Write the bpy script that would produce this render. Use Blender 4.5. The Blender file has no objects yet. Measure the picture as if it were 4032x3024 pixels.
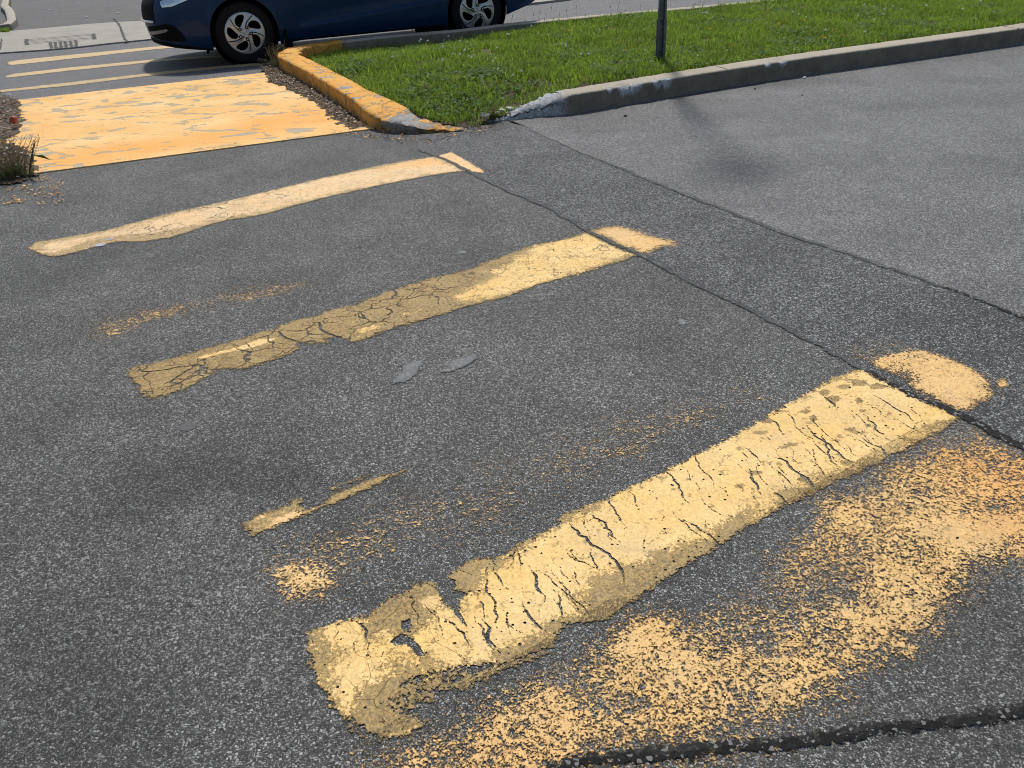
import bpy, bmesh, math, random
import numpy as np
from mathutils import Vector, Matrix, noise as mnoise
random.seed(7); rng = np.random.default_rng(7)
sc = bpy.context.scene
COL = sc.collection
PI = math.pi

# ------------------------------------------------------------------ camera
TH, RO, CH, FPX = 0.5416038, -0.05181393, 1.60514, 3300.0
CM = Matrix.Rotation(PI/2-TH, 3, 'X') @ Matrix.Rotation(RO, 3, 'Z')
cam = bpy.data.cameras.new('camera'); camo = bpy.data.objects.new('camera', cam); COL.objects.link(camo)
camo.matrix_world = Matrix.Translation((0, 0, CH)) @ CM.to_4x4()
cam.sensor_width = 36; cam.lens = 36*FPX/4032; cam.clip_start = .05; cam.clip_end = 2000
sc.camera = camo
# ------------------------------------------------------------------ sky and sun
SUN_EL, SUN_AZ = math.radians(58), math.radians(89.5)
SUN_E, SKY_S = 3.5, 0.10
w = bpy.data.worlds.new("World"); sc.world = w; w.use_nodes = True
nt = w.node_tree; nt.nodes.clear()
sky = nt.nodes.new('ShaderNodeTexSky'); sky.sky_type = 'NISHITA'; sky.sun_disc = False
sky.sun_elevation = SUN_EL; sky.sun_rotation = math.radians(90)-SUN_AZ
sky.air_density = 1.2; sky.dust_density = 2.0
bg = nt.nodes.new('ShaderNodeBackground'); bg.inputs[1].default_value = SKY_S
wo = nt.nodes.new('ShaderNodeOutputWorld')
nt.links.new(sky.outputs[0], bg.inputs[0]); nt.links.new(bg.outputs[0], wo.inputs[0])
sd = Vector((math.cos(SUN_EL)*math.cos(SUN_AZ), math.cos(SUN_EL)*math.sin(SUN_AZ), math.sin(SUN_EL)))
sl = bpy.data.lights.new('sun', 'SUN'); sl.energy = SUN_E; sl.angle = math.radians(4.5); sl.color = (1, .955, .87)
so = bpy.data.objects.new('sun', sl); COL.objects.link(so); so.rotation_euler = (-sd).to_track_quat('-Z', 'Y').to_euler()
sc.view_settings.view_transform = 'Standard'; sc.view_settings.look = 'None'
sc.view_settings.exposure = 0.0; sc.view_settings.gamma = 1.0
sc.render.engine = 'CYCLES'
sc.cycles.transparent_max_bounces = 12; sc.cycles.max_bounces = 6; sc.cycles.filter_width = 1.0

# ------------------------------------------------------------------ measuring: picture point -> place on the ground plane z
DS = 4032/2212
def G0(px, py, z=0.0):
    d = CM @ Vector(((px-2016)/FPX, -(py-1512)/FPX, -1.0))
    t = (z-CH)/d.z
    return (d.x*t, d.y*t)
HD1, HD2 = math.radians(32.3), math.radians(18.6)   # near crosswalk and far carriageway directions
c2, s2 = math.cos(HD2), math.sin(HD2)
slabB0, slabB1 = G0(75, 392), G0(1085, 283)
FALL = .03
def zs(x, y):                    # the far carriageway falls gently away from the island
    d = -(x-slabB0[0])*s2+(y-slabB0[1])*c2
    return -FALL*max(0.0, d)
def G(px, py, z=0.0):            # original pixels -> point at height z above the road surface
    p = G0(px, py, z)
    for _ in range(8): p = G0(px, py, z+zs(*p))
    return p
def gd(pts, z=0.0): return [G(x*DS, y*DS, z) for x, y in pts]              # pixels of the 2212 wide view
def gz(pts, ox, oy, s, z=0.0): return [G(ox+x/s, oy+y/s, z) for x, y in pts]  # pixels of an enlarged view

# ------------------------------------------------------------------ node helper
class NT:
    def __init__(self, name):
        self.m = bpy.data.materials.new(name); self.m.use_nodes = True
        self.t = self.m.node_tree; self.t.nodes.clear()
        self.out = self.t.nodes.new('ShaderNodeOutputMaterial')
        self.co = self.t.nodes.new('ShaderNodeTexCoord').outputs['Object']
    def n(self, typ, ins=None, **props):
        nd = self.t.nodes.new(typ)
        for k, v in props.items(): setattr(nd, k, v)
        for k, v in (ins or {}).items(): self.set(nd.inputs[k], v)
        return nd
    def set(self, sock, v):
        if isinstance(v, bpy.types.NodeSocket): self.t.links.new(v, sock)
        else:
            if isinstance(v, tuple) and len(v) == 3 and sock.type == 'RGBA': v = v+(1,)
            sock.default_value = v
    def math(self, op, a, b=0.0, c=0.0, clamp=False):
        nd = self.n('ShaderNodeMath', {0: a, 1: b, 2: c}, operation=op); nd.use_clamp = clamp; return nd.outputs[0]
    def noise(self, scale, detail=3, rough=.55, vec=None, dist=0.0):
        return self.n('ShaderNodeTexNoise', {'Vector': vec or self.co, 'Scale': scale, 'Detail': detail, 'Roughness': rough, 'Distortion': dist}).outputs[0]
    def noisec(self, scale, detail=2, vec=None):
        return self.n('ShaderNodeTexNoise', {'Vector': vec or self.co, 'Scale': scale, 'Detail': detail}).outputs[1]
    def vor(self, scale, vec=None, feature='F1', rnd=1.0):
        return self.n('ShaderNodeTexVoronoi', {'Vector': vec or self.co, 'Scale': scale, 'Randomness': rnd}, feature=feature)
    def mapr(self, v, a, b, c=0.0, d=1.0, smooth=False):
        nd = self.n('ShaderNodeMapRange', {0: v, 1: a, 2: b, 3: c, 4: d})
        if smooth: nd.interpolation_type = 'SMOOTHSTEP'
        return nd.outputs[0]
    def mix(self, f, a, b, blend='MIX'):
        nd = self.t.nodes.new('ShaderNodeMix'); nd.data_type = 'RGBA'; nd.blend_type = blend
        self.set(nd.inputs[0], f); self.set(nd.inputs[6], a); self.set(nd.inputs[7], b); return nd.outputs[2]
    def attr(self, name): return self.n('ShaderNodeAttribute', attribute_name=name).outputs['Fac']
    def warp(self, scale, amt, vec=None):
        c = self.noisec(scale, 2, vec)
        v = self.n('ShaderNodeVectorMath', {0: c, 1: (.5, .5, .5)}, operation='SUBTRACT').outputs[0]
        v = self.n('ShaderNodeVectorMath', {0: v, 3: amt}, operation='SCALE').outputs[0]
        return self.n('ShaderNodeVectorMath', {0: vec or self.co, 1: v}, operation='ADD').outputs[0]
    def scalev(self, sx, sy, sz=1, rot=0.0):
        nd = self.n('ShaderNodeMapping', {'Vector': self.co}); nd.inputs['Rotation'].default_value = (0, 0, rot); nd.inputs['Scale'].default_value = (sx, sy, sz)
        return nd.outputs[0]
    def bump(self, h, dist, strength=1.0, normal=None):
        ins = {'Height': h, 'Distance': dist, 'Strength': strength}
        if normal: ins['Normal'] = normal
        return self.n('ShaderNodeBump', ins).outputs[0]
    def pbsdf(self, col, rough=.8, metal=0.0, normal=None, alpha=None, spec=.5, coat=0.0):
        ins = {'Base Color': col, 'Roughness': rough, 'Metallic': metal, 'Specular IOR Level': spec}
        if normal: ins['Normal'] = normal
        if alpha is not None: ins['Alpha'] = alpha
        if coat: ins['Coat Weight'] = coat; ins['Coat Roughness'] = .03
        return self.n('ShaderNodeBsdfPrincipled', ins)
    def end(self, sh): self.t.links.new(sh.outputs[0], self.out.inputs[0]); return self.m

def plain(name, col, rough=.6, metal=0.0, spec=.5, coat=0.0, var=.12, vs=20):
    N = NT(name); f = N.noise(vs, 4)
    c = N.mix(N.mapr(f, .3, .7), tuple(x*(1-var) for x in col), tuple(x*(1+var) for x in col))
    return N.end(N.pbsdf(c, rough, metal, spec=spec, coat=coat))

# ------------------------------------------------------------------ asphalt (returns colour, height, roughness)
def asphalt_nodes(N, base=(.042, .042, .045), stone=(.34, .34, .34), amount=.30, scale=115, mott=.25, dark=.5, marks=False, wear=None):
    vec = N.warp(70, .006)
    tr = N.noise(1.3, 3, .6)                                # where traffic has polished the stones
    am = N.mapr(tr, .3, .7, amount*.8, amount*1.2)
    cells = []
    def stones(sc_, k, lo, hi):
        v = N.vor(sc_, vec); e = N.vor(sc_, vec, 'DISTANCE_TO_EDGE').outputs[0]
        r_ = N.n('ShaderNodeSeparateColor', {0: v.outputs['Color']}).outputs
        m = N.math('MULTIPLY', N.math('LESS_THAN', r_[0], N.math('MULTIPLY', am, k)), N.mapr(e, .05, .11))
        cells.append(r_[2]); return N.math('MULTIPLY', m, N.mapr(r_[1], 0, 1, lo, hi)), v, e
    s1, v1, e1 = stones(scale, .85, .25, 1.3); s2_, v2, e2_ = stones(scale*1.8, 1.1, .2, 1.1)
    mm = N.math('MAXIMUM', s1, s2_, clamp=True)
    fine = N.noise(420, 3, .7); mid = N.noise(38, 3, .6); big = N.noise(2.2, 5, .6)
    c = N.mix(N.mapr(fine, .3, .7), tuple(x*(1-dark) for x in base), tuple(x*(1+dark*.9) for x in base))
    vb = N.math('MULTIPLY', N.mapr(cells[0], 0, 1, .62, 1.40), N.mapr(cells[1], 0, 1, .70, 1.32))
    c = N.mix(1.0, c, N.n('ShaderNodeCombineColor', {0: vb, 1: vb, 2: vb}).outputs[0], 'MULTIPLY')
    c = N.mix(mm, c, stone)
    pit = N.mapr(mid, .30, .40, .35, 1.0)
    mo = N.mapr(big, .3, .7, 1-mott, 1+mott)
    if wear:                                                # long dirty and polished tracks along the lane
        wv = N.noise(1.0, 4, .55, N.scalev(wear[1], wear[0]*1.6, 1, -HD2))
        mo = N.math('MULTIPLY', mo, N.mapr(wv, .35, .65, .88, 1.12))
    if marks:                                               # old rubber marks and damp stains lying on the surface
        xy = N.n('ShaderNodeSeparateXYZ', {0: N.warp(2.2, .45)}).outputs
        for (sx, sy, rad, k_) in STAINS:
            dx = N.math('SUBTRACT', xy[0], sx); dy = N.math('MULTIPLY', N.math('SUBTRACT', xy[1], sy), 1.3)
            d_ = N.math('SQRT', N.math('ADD', N.math('MULTIPLY', dx, dx), N.math('MULTIPLY', dy, dy)))
            mo = N.math('MULTIPLY', mo, N.mapr(d_, rad*.2, rad, k_, 1.0, True))
    k = N.math('MULTIPLY', pit, mo)
    kc = N.n('ShaderNodeCombineColor', {0: k, 1: k, 2: k}).outputs[0]
    c = N.mix(1.0, c, kc, 'MULTIPLY')
    h = N.math('ADD', N.math('MULTIPLY', N.mapr(e1, 0, .2), .6), N.math('MULTIPLY', fine, .3))
    h = N.math('ADD', h, N.math('MULTIPLY', mm, .5))
    h = N.math('ADD', h, N.math('MULTIPLY', mid, .6))
    return c, h, mm
STAINS = [G0(650, 1900)+(.33, .68), G0(1000, 1840)+(.25, .72), G0(260, 1050)+(.7, .80), G0(200, 2700)+(.5, .80), G0(1700, 560)+(.55, .75), G0(1200, 2000)+(.2, .85), G0(300, 600)+(.35, .8), G0(1750, 1550)+(.75, 1.16), G0(2600, 1450)+(.6, 1.12)]
def asphalt(name, rough=.72, bumpd=.0045, tintx=None, **k):
    N = NT(name); c, h, mm = asphalt_nodes(N, **k)
    if tintx: c = tintx(N, c)
    return N.end(N.pbsdf(c, N.mapr(mm, 0, 1, rough, rough-.14), normal=N.bump(h, bumpd, .8), spec=.45))

# ------------------------------------------------------------------ mesh helpers
def mesh_obj(name, verts, faces, mat=None, parent=None, smooth=False, attrs=None):
    me = bpy.data.meshes.new(name)
    verts = np.asarray(verts, dtype=np.float32).reshape(-1, 3)
    if isinstance(faces, np.ndarray):
        nf, k = faces.shape
        me.vertices.add(len(verts)); me.vertices.foreach_set('co', verts.ravel())
        me.loops.add(nf*k); me.loops.foreach_set('vertex_index', faces.astype(np.int32).ravel())
        me.polygons.add(nf); me.polygons.foreach_set('loop_start', (np.arange(nf)*k).astype(np.int32))
        me.polygons.foreach_set('loop_total', np.full(nf, k, dtype=np.int32))
        me.update(calc_edges=True)
    else:
        me.from_pydata([tuple(map(float, v)) for v in verts], [], faces); me.update()
    if smooth: me.polygons.foreach_set('use_smooth', [True]*len(me.polygons))
    for k_, v in (attrs or {}).items():
        a = me.attributes.new(k_, 'FLOAT', 'POINT'); a.data.foreach_set('value', np.asarray(v, dtype=np.float32))
    if mat: me.materials.append(mat)
    o = bpy.data.objects.new(name, me); COL.objects.link(o)
    if parent: o.parent = parent
    return o
def tag(o, label=None, cat=None, group=None, kind=None):
    if label: o['label'] = label
    if cat: o['category'] = cat
    if group: o['group'] = group
    if kind: o['kind'] = kind
    return o
def empty(name, loc=(0, 0, 0), rz=0.0):
    o = bpy.data.objects.new(name, None); COL.objects.link(o); o.location = loc; o.rotation_euler = (0, 0, rz); o.empty_display_size = .1
    return o
class MB:
    def __init__(s): s.v = []; s.f = []
    def add(s, vs, fs):
        b = len(s.v); s.v += [tuple(v) for v in vs]; s.f += [tuple(i+b for i in f) for f in fs]
    def box(s, c, d, rz=0.0, taper=1.0):
        cx, cy, cz = c; dx, dy, dz = d[0]/2, d[1]/2, d[2]/2; cr, sr = math.cos(rz), math.sin(rz); vs = []
        for z in (-1, 1):
            t = taper if z > 0 else 1
            for a, b in ((-1, -1), (1, -1), (1, 1), (-1, 1)):
                x, y = a*dx*t, b*dy*t; vs.append((cx+x*cr-y*sr, cy+x*sr+y*cr, cz+z*dz))
        s.add(vs, [(3, 2, 1, 0), (4, 5, 6, 7), (0, 1, 5, 4), (1, 2, 6, 5), (2, 3, 7, 6), (3, 0, 4, 7)])
    def tube(s, pts, rad, n=6, cap=True):
        pts = [Vector(p) for p in pts]; rs = rad if isinstance(rad, (list, tuple)) else [rad]*len(pts)
        b = len(s.v)
        for i, p in enumerate(pts):
            t = (pts[min(i+1, len(pts)-1)]-pts[max(i-1, 0)]).normalized()
            a = t.orthogonal().normalized() if abs(t.z) > .99 else t.cross(Vector((0, 0, 1))).normalized(); bb = t.cross(a)
            for k in range(n):
                an = 2*PI*k/n; q = p+(a*math.cos(an)+bb*math.sin(an))*rs[i]; s.v.append(tuple(q))
        for i in range(len(pts)-1):
            for k in range(n):
                k2 = (k+1) % n; s.f.append((b+i*n+k, b+i*n+k2, b+(i+1)*n+k2, b+(i+1)*n+k))
        if cap:
            s.f.append(tuple(b+k for k in reversed(range(n)))); e = b+(len(pts)-1)*n; s.f.append(tuple(e+k for k in range(n)))
    def lathe(s, prof, n=32, axis='z', c=(0, 0, 0)):
        b = len(s.v)
        for r, z in prof:
            for k in range(n):
                a = 2*PI*k/n
                if axis == 'z': s.v.append((c[0]+r*math.cos(a), c[1]+r*math.sin(a), c[2]+z))
                else: s.v.append((c[0]+r*math.cos(a), c[1]+z, c[2]+r*math.sin(a)))
        for i in range(len(prof)-1):
            for k in range(n):
                k2 = (k+1) % n; s.f.append((b+i*n+k, b+i*n+k2, b+(i+1)*n+k2, b+(i+1)*n+k))
    def build(s, name, mat, parent=None, smooth=False):
        return mesh_obj(name, s.v, s.f, mat, parent, smooth)
def poly_sheet(name, pts, z, mat, parent=None, thick=0.0):
    bm = bmesh.new(); vs = [bm.verts.new((x, y, z+zs(x, y))) for x, y in pts]; f = bm.faces.new(vs)
    bm.normal_update()
    if f.normal.z < 0: bmesh.ops.reverse_faces(bm, faces=[f])
    if thick:
        r = bmesh.ops.extrude_face_region(bm, geom=[f]); bmesh.ops.translate(bm, verts=[g for g in r['geom'] if isinstance(g, bmesh.types.BMVert)], vec=(0, 0, -thick))
        bmesh.ops.recalc_face_normals(bm, faces=bm.faces)
    bmesh.ops.triangulate(bm, faces=bm.faces)
    me = bpy.data.meshes.new(name); bm.to_mesh(me); bm.free(); me.materials.append(mat)
    o = bpy.data.objects.new(name, me); COL.objects.link(o)
    if parent: o.parent = parent
    return o

# --- vectorised 2-D distance fields
def seg_dist(P, A, B):
    A = np.array(A); B = np.array(B); d = B-A; L = d@d+1e-12
    t = np.clip(((P-A)@d)/L, 0, 1); q = P-(A+t[:, None]*d); return np.hypot(q[:, 0], q[:, 1])
def sdf(P, poly):
    d = np.full(len(P), 1e9); ins = np.zeros(len(P), bool); n = len(poly)
    for i in range(n):
        a, b = poly[i], poly[(i+1) % n]
        d = np.minimum(d, seg_dist(P, a, b))
        c = ((a[1] > P[:, 1]) != (b[1] > P[:, 1]))
        with np.errstate(divide='ignore', invalid='ignore'):
            xi = (b[0]-a[0])*(P[:, 1]-a[1])/(b[1]-a[1]+1e-15)+a[0]
        ins ^= c & (P[:, 0] < xi)
    return np.where(ins, -d, d)
def line_dist(P, pl):
    d = np.full(len(P), 1e9)
    for a, b in zip(pl[:-1], pl[1:]): d = np.minimum(d, seg_dist(P, a, b))
    return d
def jag(pl, step=.02, amp=.012, seed=0):
    r = random.Random(seed); out = [pl[0]]
    for a, b in zip(pl[:-1], pl[1:]):
        L = math.hypot(b[0]-a[0], b[1]-a[1]); n = max(1, int(L/step)); nx, ny = -(b[1]-a[1])/(L+1e-9), (b[0]-a[0])/(L+1e-9)
        for i in range(1, n+1):
            t = i/n; k = r.uniform(-amp, amp)*min(1, L/step) if i < n else 0
            out.append((a[0]+(b[0]-a[0])*t+nx*k, a[1]+(b[1]-a[1])*t+ny*k))
    return out

# ------------------------------------------------------------------ SURFACES OF THE SETTING
def far_tint(N, c):
    return c
M_road = asphalt('road_asphalt', base=(.061, .061, .058), stone=(.37, .37, .36), amount=.28, mott=.24, scale=168, marks=True)
M_band = asphalt('joint_strip_asphalt', base=(.040, .040, .040), stone=(.36, .365, .37), amount=.29, scale=145, mott=.3, dark=.6)
M_lane = asphalt('right_lane_asphalt', rough=.62, base=(.094, .092, .090), stone=(.42, .42, .42), amount=.30, scale=150, mott=.16, wear=(1.2, .35), dark=.4)
M_far = asphalt('far_road_asphalt', base=(.098, .098, .104), stone=(.32, .32, .33), amount=.30, scale=140, mott=.12, dark=.4)
M_drive = asphalt('driveway_asphalt', base=(.078, .076, .076), stone=(.2, .2, .2), amount=.30, scale=130, mott=.16, dark=.4)

def gridsheet(name, poly, cell, z, mat):  # kept simple: flat polygon
    return poly_sheet(name, poly, z, mat)
bm_ = MB(); S = 160
def L0(d, b=0): return (slabB0[0]+d*c2-b*s2, slabB0[1]+d*s2+b*c2, 0)
bm_.add([(-S, -S, 0), (S, -S, 0), L0(S*1.05), L0(-S*1.05)], [(0, 1, 2, 3)])
tag(bm_.build('road', M_road), 'dark grey asphalt road full of pale stone chips', kind='structure')

seamA = gd([(905, 325), (960, 345), (1060, 395), (1180, 447), (1275, 503), (1380, 550), (1530, 628), (1690, 705), (1800, 765), (1880, 805), (1960, 850), (2075, 900), (2150, 938), (2212, 968), (2420, 1080)])
seamB = gd([(1140, 275), (1190, 300), (1300, 348), (1420, 398), (1540, 443), (1680, 500), (1850, 555), (2040, 622), (2130, 655), (2212, 688), (2400, 770)])
band = [G(1640, 545), G(1640, 480), G(2000, 470)] + seamB + list(reversed(seamA))
tag(poly_sheet('asphalt_strip', band, .001, M_band), 'darker asphalt strip between the two long seams', kind='structure')
lane = seamB + [G(4600, 1500), (16, 3), (16, 12.9), (6, 9.1)] + [G(3400, 260), G(2600, 400), G(2300, 440), G(2000, 480)]
tag(poly_sheet('lane_surface', lane, .001, M_lane), 'lighter grey asphalt lane along the concrete kerb', kind='structure')

# slab edge and far carriageway
slabF0, slabF1 = G(70*DS, 377*DS), G(752*DS, 283*DS)
farP = lambda x, y: (slabB0[0]+x*c2-y*s2, slabB0[1]+x*s2+y*c2)
tag(poly_sheet('far_road', [farP(-160, .0), farP(160, .0), farP(160, 150), farP(-160, 150)], .0, M_far), 'bluish grey carriageway under the dark blue car', kind='structure')

def concrete(name, base=(.36, .35, .32), var=.18, bump=.0015, stain=.25, rough=.85):
    N = NT(name)
    n1 = N.noise(3, 6, .65); n2 = N.noise(120, 4, .7); n3 = N.noise(14, 4, .6)
    c = N.mix(N.mapr(n1, .3, .7), tuple(x*(1-var) for x in base), tuple(x*(1+var) for x in base))
    c = N.mix(N.mapr(n2, .35, .65, 0, .35), c, tuple(x*.6 for x in base))
    c = N.mix(N.mapr(n3, .58, .75, 0, stain), c, tuple(x*.45 for x in base))
    return N.end(N.pbsdf(c, rough, normal=N.bump(N.math('ADD', n2, n3), bump, .8), spec=.3))
M_conc = concrete('weathered_concrete')
M_apron = concrete('sidewalk_concrete', base=(.34, .32, .285), var=.14, stain=.25)
M_dark = plain('dark_groove', (.06, .055, .05), .9)
# driveway beyond the apron, behind it
apF = gz([(-400, 820), (0, 785), (600, 745), (1080, 705), (1650, 640), (2150, 590), (2600, 545)], 0, 0, 3.6867)
apB = gz([(-400, 500), (0, 480), (600, 430), (1200, 372), (1700, 335), (2050, 320), (2500, 290)], 0, 0, 3.6867)
def ext(a, b, L):
    d = math.hypot(b[0]-a[0], b[1]-a[1]); return (b[0]+(b[0]-a[0])/d*L, b[1]+(b[1]-a[1])/d*L)
e1 = (apF[-1][0]+30*c2, apF[-1][1]+30*s2); e2 = (apB[-1][0]+30*c2, apB[-1][1]+30*s2)
e0 = (apF[0][0]-20*c2, apF[0][1]-20*s2); e3 = (apB[0][0]-20*c2, apB[0][1]-20*s2)
drv = [e3]+apB+[e2, (e2[0]-40*s2, e2[1]+40*c2), (e3[0]-40*s2, e3[1]+40*c2)]
tag(poly_sheet('driveway', drv, .012, M_drive), 'grey asphalt driveway beyond the concrete pavement', kind='structure')
tag(poly_sheet('pavement', [e0]+apF+[e1, e2]+list(reversed(apB))+[e3], .020, M_apron, thick=.03), 'pale concrete pavement crossing the driveway with tooled marks', kind='structure')
# tooled grooves in the pavement
gm = MB()
def ribbon(mb, pl, wd, z, seed=0, amp=.25):
    r = random.Random(seed); vs = []; n = len(pl)
    for i, p in enumerate(pl):
        a = pl[max(0, i-1)]; b = pl[min(n-1, i+1)]; L = math.hypot(b[0]-a[0], b[1]-a[1])+1e-9
        nx, ny = -(b[1]-a[1])/L, (b[0]-a[0])/L
        w0 = wd[i] if isinstance(wd, (list, tuple)) else wd
        w1 = w0/2*(1+r.uniform(-amp, amp)); w2 = w0/2*(1+r.uniform(-amp, amp))
        vs += [(p[0]-nx*w2, p[1]-ny*w2, z+zs(p[0], p[1])), (p[0]+nx*w1, p[1]+ny*w1, z+zs(p[0], p[1]))]
    mb.add(vs, [(2*i, 2*i+2, 2*i+3, 2*i+1) for i in range(n-1)])
def gzl(pts, zz=.02): return gz(pts, 0, 0, 3.6867, zz)
for k in range(5):
    a, b = (385+k*3, 578+k*17), (1355+k*3, 496+k*17)
    ribbon(gm, jag(gzl([a, b]), .05, .004, k), .022 if k in (0, 1, 3) else .014, .0235, k)
for x0, y0, x1, y1 in ((380, 570, 388, 655), (1352, 492, 1378, 572)): ribbon(gm, jag(gzl([(x0, y0), (x1, y1)]), .04, .008, x0), .05, .0237, x0)
for k, (x, y) in enumerate(((727, 615), (798, 612), (872, 606), (945, 600), (1020, 592), (1090, 588))):
    ribbon(gm, jag(gzl([(x, y), (x+12+(k > 4)*10, y+55), (x+16, y+90)]), .04, .010, k), .038, .0237, k)
gm.build('pavement_grooves', M_dark)
tag(bpy.data.objects['pavement_grooves'], 'dark tooled grooves cut in the pale pavement', kind='structure')
jm = MB(); ribbon(jm, jag(gzl([(1655, 260), (1690, 320), (1720, 345), (1760, 430), (1800, 540), (1835, 610)]), .05, .012, 4), .03, .0237, 3)
ribbon(jm, jag(gzl([(30, 560), (12, 640), (2, 720)]), .05, .01, 4), .02, .0237, 3)
tag(jm.build('pavement_joint', M_dark), 'dark open joint running across the pale pavement', kind='structure')
# edge of a planted verge, top left corner
M_soil_l = concrete('dry_soil', base=(.16, .125, .09), var=.35, bump=.01, stain=.5)
vk = gz([(0, 150), (60, 190), (110, 260), (130, 380), (60, 410), (0, 400), (-300, 420), (-300, 100)], 0, 0, 3.6867)

# far kerb behind the car
fk = [G(1880, 20), G(2080, 22), G(2200, 8), G(2300, -6), G(2600, -40), G(3400, -110)]
tag(poly_sheet('far_pavement', [fk[0], fk[1], fk[2], fk[3], fk[4], fk[5], G(3400, -200), G(2080, -60)], .035, M_apron, thick=.05), 'pale far pavement edge above the car boot', kind='structure')

# ------------------------------------------------------------------ PAINT MARKINGS
def paint_mat(name, fresh=(.82, .53, .17), fresh2=(.84, .585, .25), old=(.30, .195, .062), orange=(.80, .40, .10), nsc=110, crack_net=True, vs=(1, 1), rot=0.0, bumpk=.0016, pin=.2, cellw=.2, patchy=0.0, ramp=.06, cnet=False):
    N = NT(name)
    vec = N.scalev(vs[0], vs[1], 1, rot) if rot or vs != (1, 1) else N.co
    cov = N.attr('cov'); fr = N.attr('fresh'); cd = N.attr('crack'); org = N.attr('orange'); net = N.attr('net')
    nf = N.noise(nsc, 4, .62, vec); n2 = N.noise(nsc*.33, 3, .6, vec)
    cell = N.n('ShaderNodeSeparateColor', {0: N.vor(155, N.warp(70, .006)).outputs['Color']}).outputs[2]
    nn = N.math('ADD', N.math('MULTIPLY', N.mapr(N.math('ADD', N.math('MULTIPLY', nf, .60), N.math('MULTIPLY', n2, .40)), .36, .64), 1-cellw), N.math('MULTIPLY', cell, cellw))
    if patchy: nn = N.math('ADD', nn, N.mapr(N.noise(4.5, 3, .6), .3, .7, -patchy, patchy))
    a = N.mapr(N.math('SUBTRACT', cov, nn), -ramp, ramp)
    # pinholes through the paint
    pv = N.vor(70, N.warp(60, .01)); ph = N.math('LESS_THAN', pv.outputs['Distance'], N.mapr(N.n('ShaderNodeSeparateColor', {0: pv.outputs['Color']}).outputs[0], 1-pin, 1, 0, .33))
    # cracks
    cj = N.math('ADD', cd, N.math('MULTIPLY', N.math('SUBTRACT', N.noise(110, 4, .7), .5), .011))
    ck = N.mapr(cj, .0004, -.0008)
    if crack_net:
        vd = N.vor(7.5, N.warp(9, .10), 'DISTANCE_TO_EDGE').outputs[0]; vd2 = N.vor(17, N.warp(20, .04), 'DISTANCE_TO_EDGE').outputs[0]
        th = N.math('MULTIPLY', net, N.mapr(N.noise(5, 3), .38, .65, 0, .055))
        c1 = N.mapr(N.math('SUBTRACT', vd, th), .006, -.012)
        th2 = N.math('MULTIPLY', net, N.mapr(N.noise(6.5, 2), .45, .62, -.02, .05))
        c2_ = N.math('MULTIPLY', N.mapr(N.math('SUBTRACT', vd2, th2), .004, -.012), N.mapr(net, 0, .1))
        ck = N.math('MAXIMUM', ck, N.math('MULTIPLY', N.math('MAXIMUM', c1, c2_), N.mapr(net, 0, .1)))
    if cnet:      # long shrinkage cracks running across the stripe
        wv = N.warp(3.5, .16); mp = N.n('ShaderNodeMapping', {'Vector': N.warp(14, .05, wv)}); mp.inputs['Rotation'].default_value = (0, 0, -HD1-math.radians(14)); mp.inputs['Scale'].default_value = (14.5, 3.4, 1)
        ve = N.vor(1.0, mp.outputs[0], 'DISTANCE_TO_EDGE').outputs[0]
        tk = N.mapr(N.noise(6, 3), .40, .58, -.012, .018)
        ck = N.math('MAXIMUM', ck, N.math('MULTIPLY', N.mapr(N.math('SUBTRACT', ve, tk), .006, -.006), N.attr('across')))
    keep = N.math('MULTIPLY', N.math('SUBTRACT', 1, ph), N.math('SUBTRACT', 1, ck), clamp=True)
    alpha = N.math('MULTIPLY', a, keep)
    # bright layer over the old ochre layer
    fn = N.math('ADD', N.math('MULTIPLY', N.mapr(N.math('ADD', N.math('MULTIPLY', N.noise(120, 5, .75), .55), N.math('MULTIPLY', N.noise(16, 5, .65), .45)), .38, .62), .8), N.math('MULTIPLY', cell, .2))
    f = N.mapr(N.math('SUBTRACT', fr, fn), -.05, .05)
    cf = N.mix(N.mapr(N.noise(5, 4, .6), .35, .65), fresh, fresh2)
    cf = N.mix(N.mapr(N.noise(130, 4, .7), .50, .64, 0, .38), cf, tuple(x*.60 for x in fresh))
    cf = N.mix(N.mapr(N.noise(11, 5, .7), .50, .70, 0, .30), cf, tuple(x*.72 for x in fresh))
    cf = N.mix(N.mapr(N.noise(24, 6, .75), .585, .61, 0, .85), cf, old)
    cv_ = N.mapr(N.n('ShaderNodeSeparateColor', {0: N.vor(155, N.warp(70, .006)).outputs['Color']}).outputs[1], 0, 1, .80, 1.06)
    cf = N.mix(1.0, cf, N.n('ShaderNodeCombineColor', {0: cv_, 1: cv_, 2: cv_}).outputs[0], 'MULTIPLY')
    cf = N.mix(N.mapr(N.noise(3.2, 5, .65), .50, .72, 0, .38), cf, (.42, .33, .20))
    cf = N.mix(org, cf, orange)
    og = N.math('ADD', N.math('MULTIPLY', N.noise(170, 4, .75), .7), N.math('MULTIPLY', cell, .3))
    co = N.mix(N.mapr(og, .38, .62), tuple(x*.55 for x in old), tuple(x*1.4 for x in old))
    co = N.mix(N.mapr(N.noise(105, 4, .7), .53, .62, 0, .75), co, (.085, .07, .05))
    co = N.mix(N.mapr(N.noise(8, 4, .6), .4, .65, 0, .35), co, (.42, .31, .13))
    c = N.mix(f, co, cf)
    h = N.math('ADD', N.math('MULTIPLY', alpha, 1.6), N.math('ADD', N.math('MULTIPLY', f, .5), N.math('MULTIPLY', N.noise(150, 3, .6), .9)))
    return N.end(N.pbsdf(c, .62, normal=N.bump(h, bumpk, .8), alpha=alpha, spec=.35))
P_thick = paint_mat('yellow_road_paint')
P_mid = paint_mat('ochre_road_paint')
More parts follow.
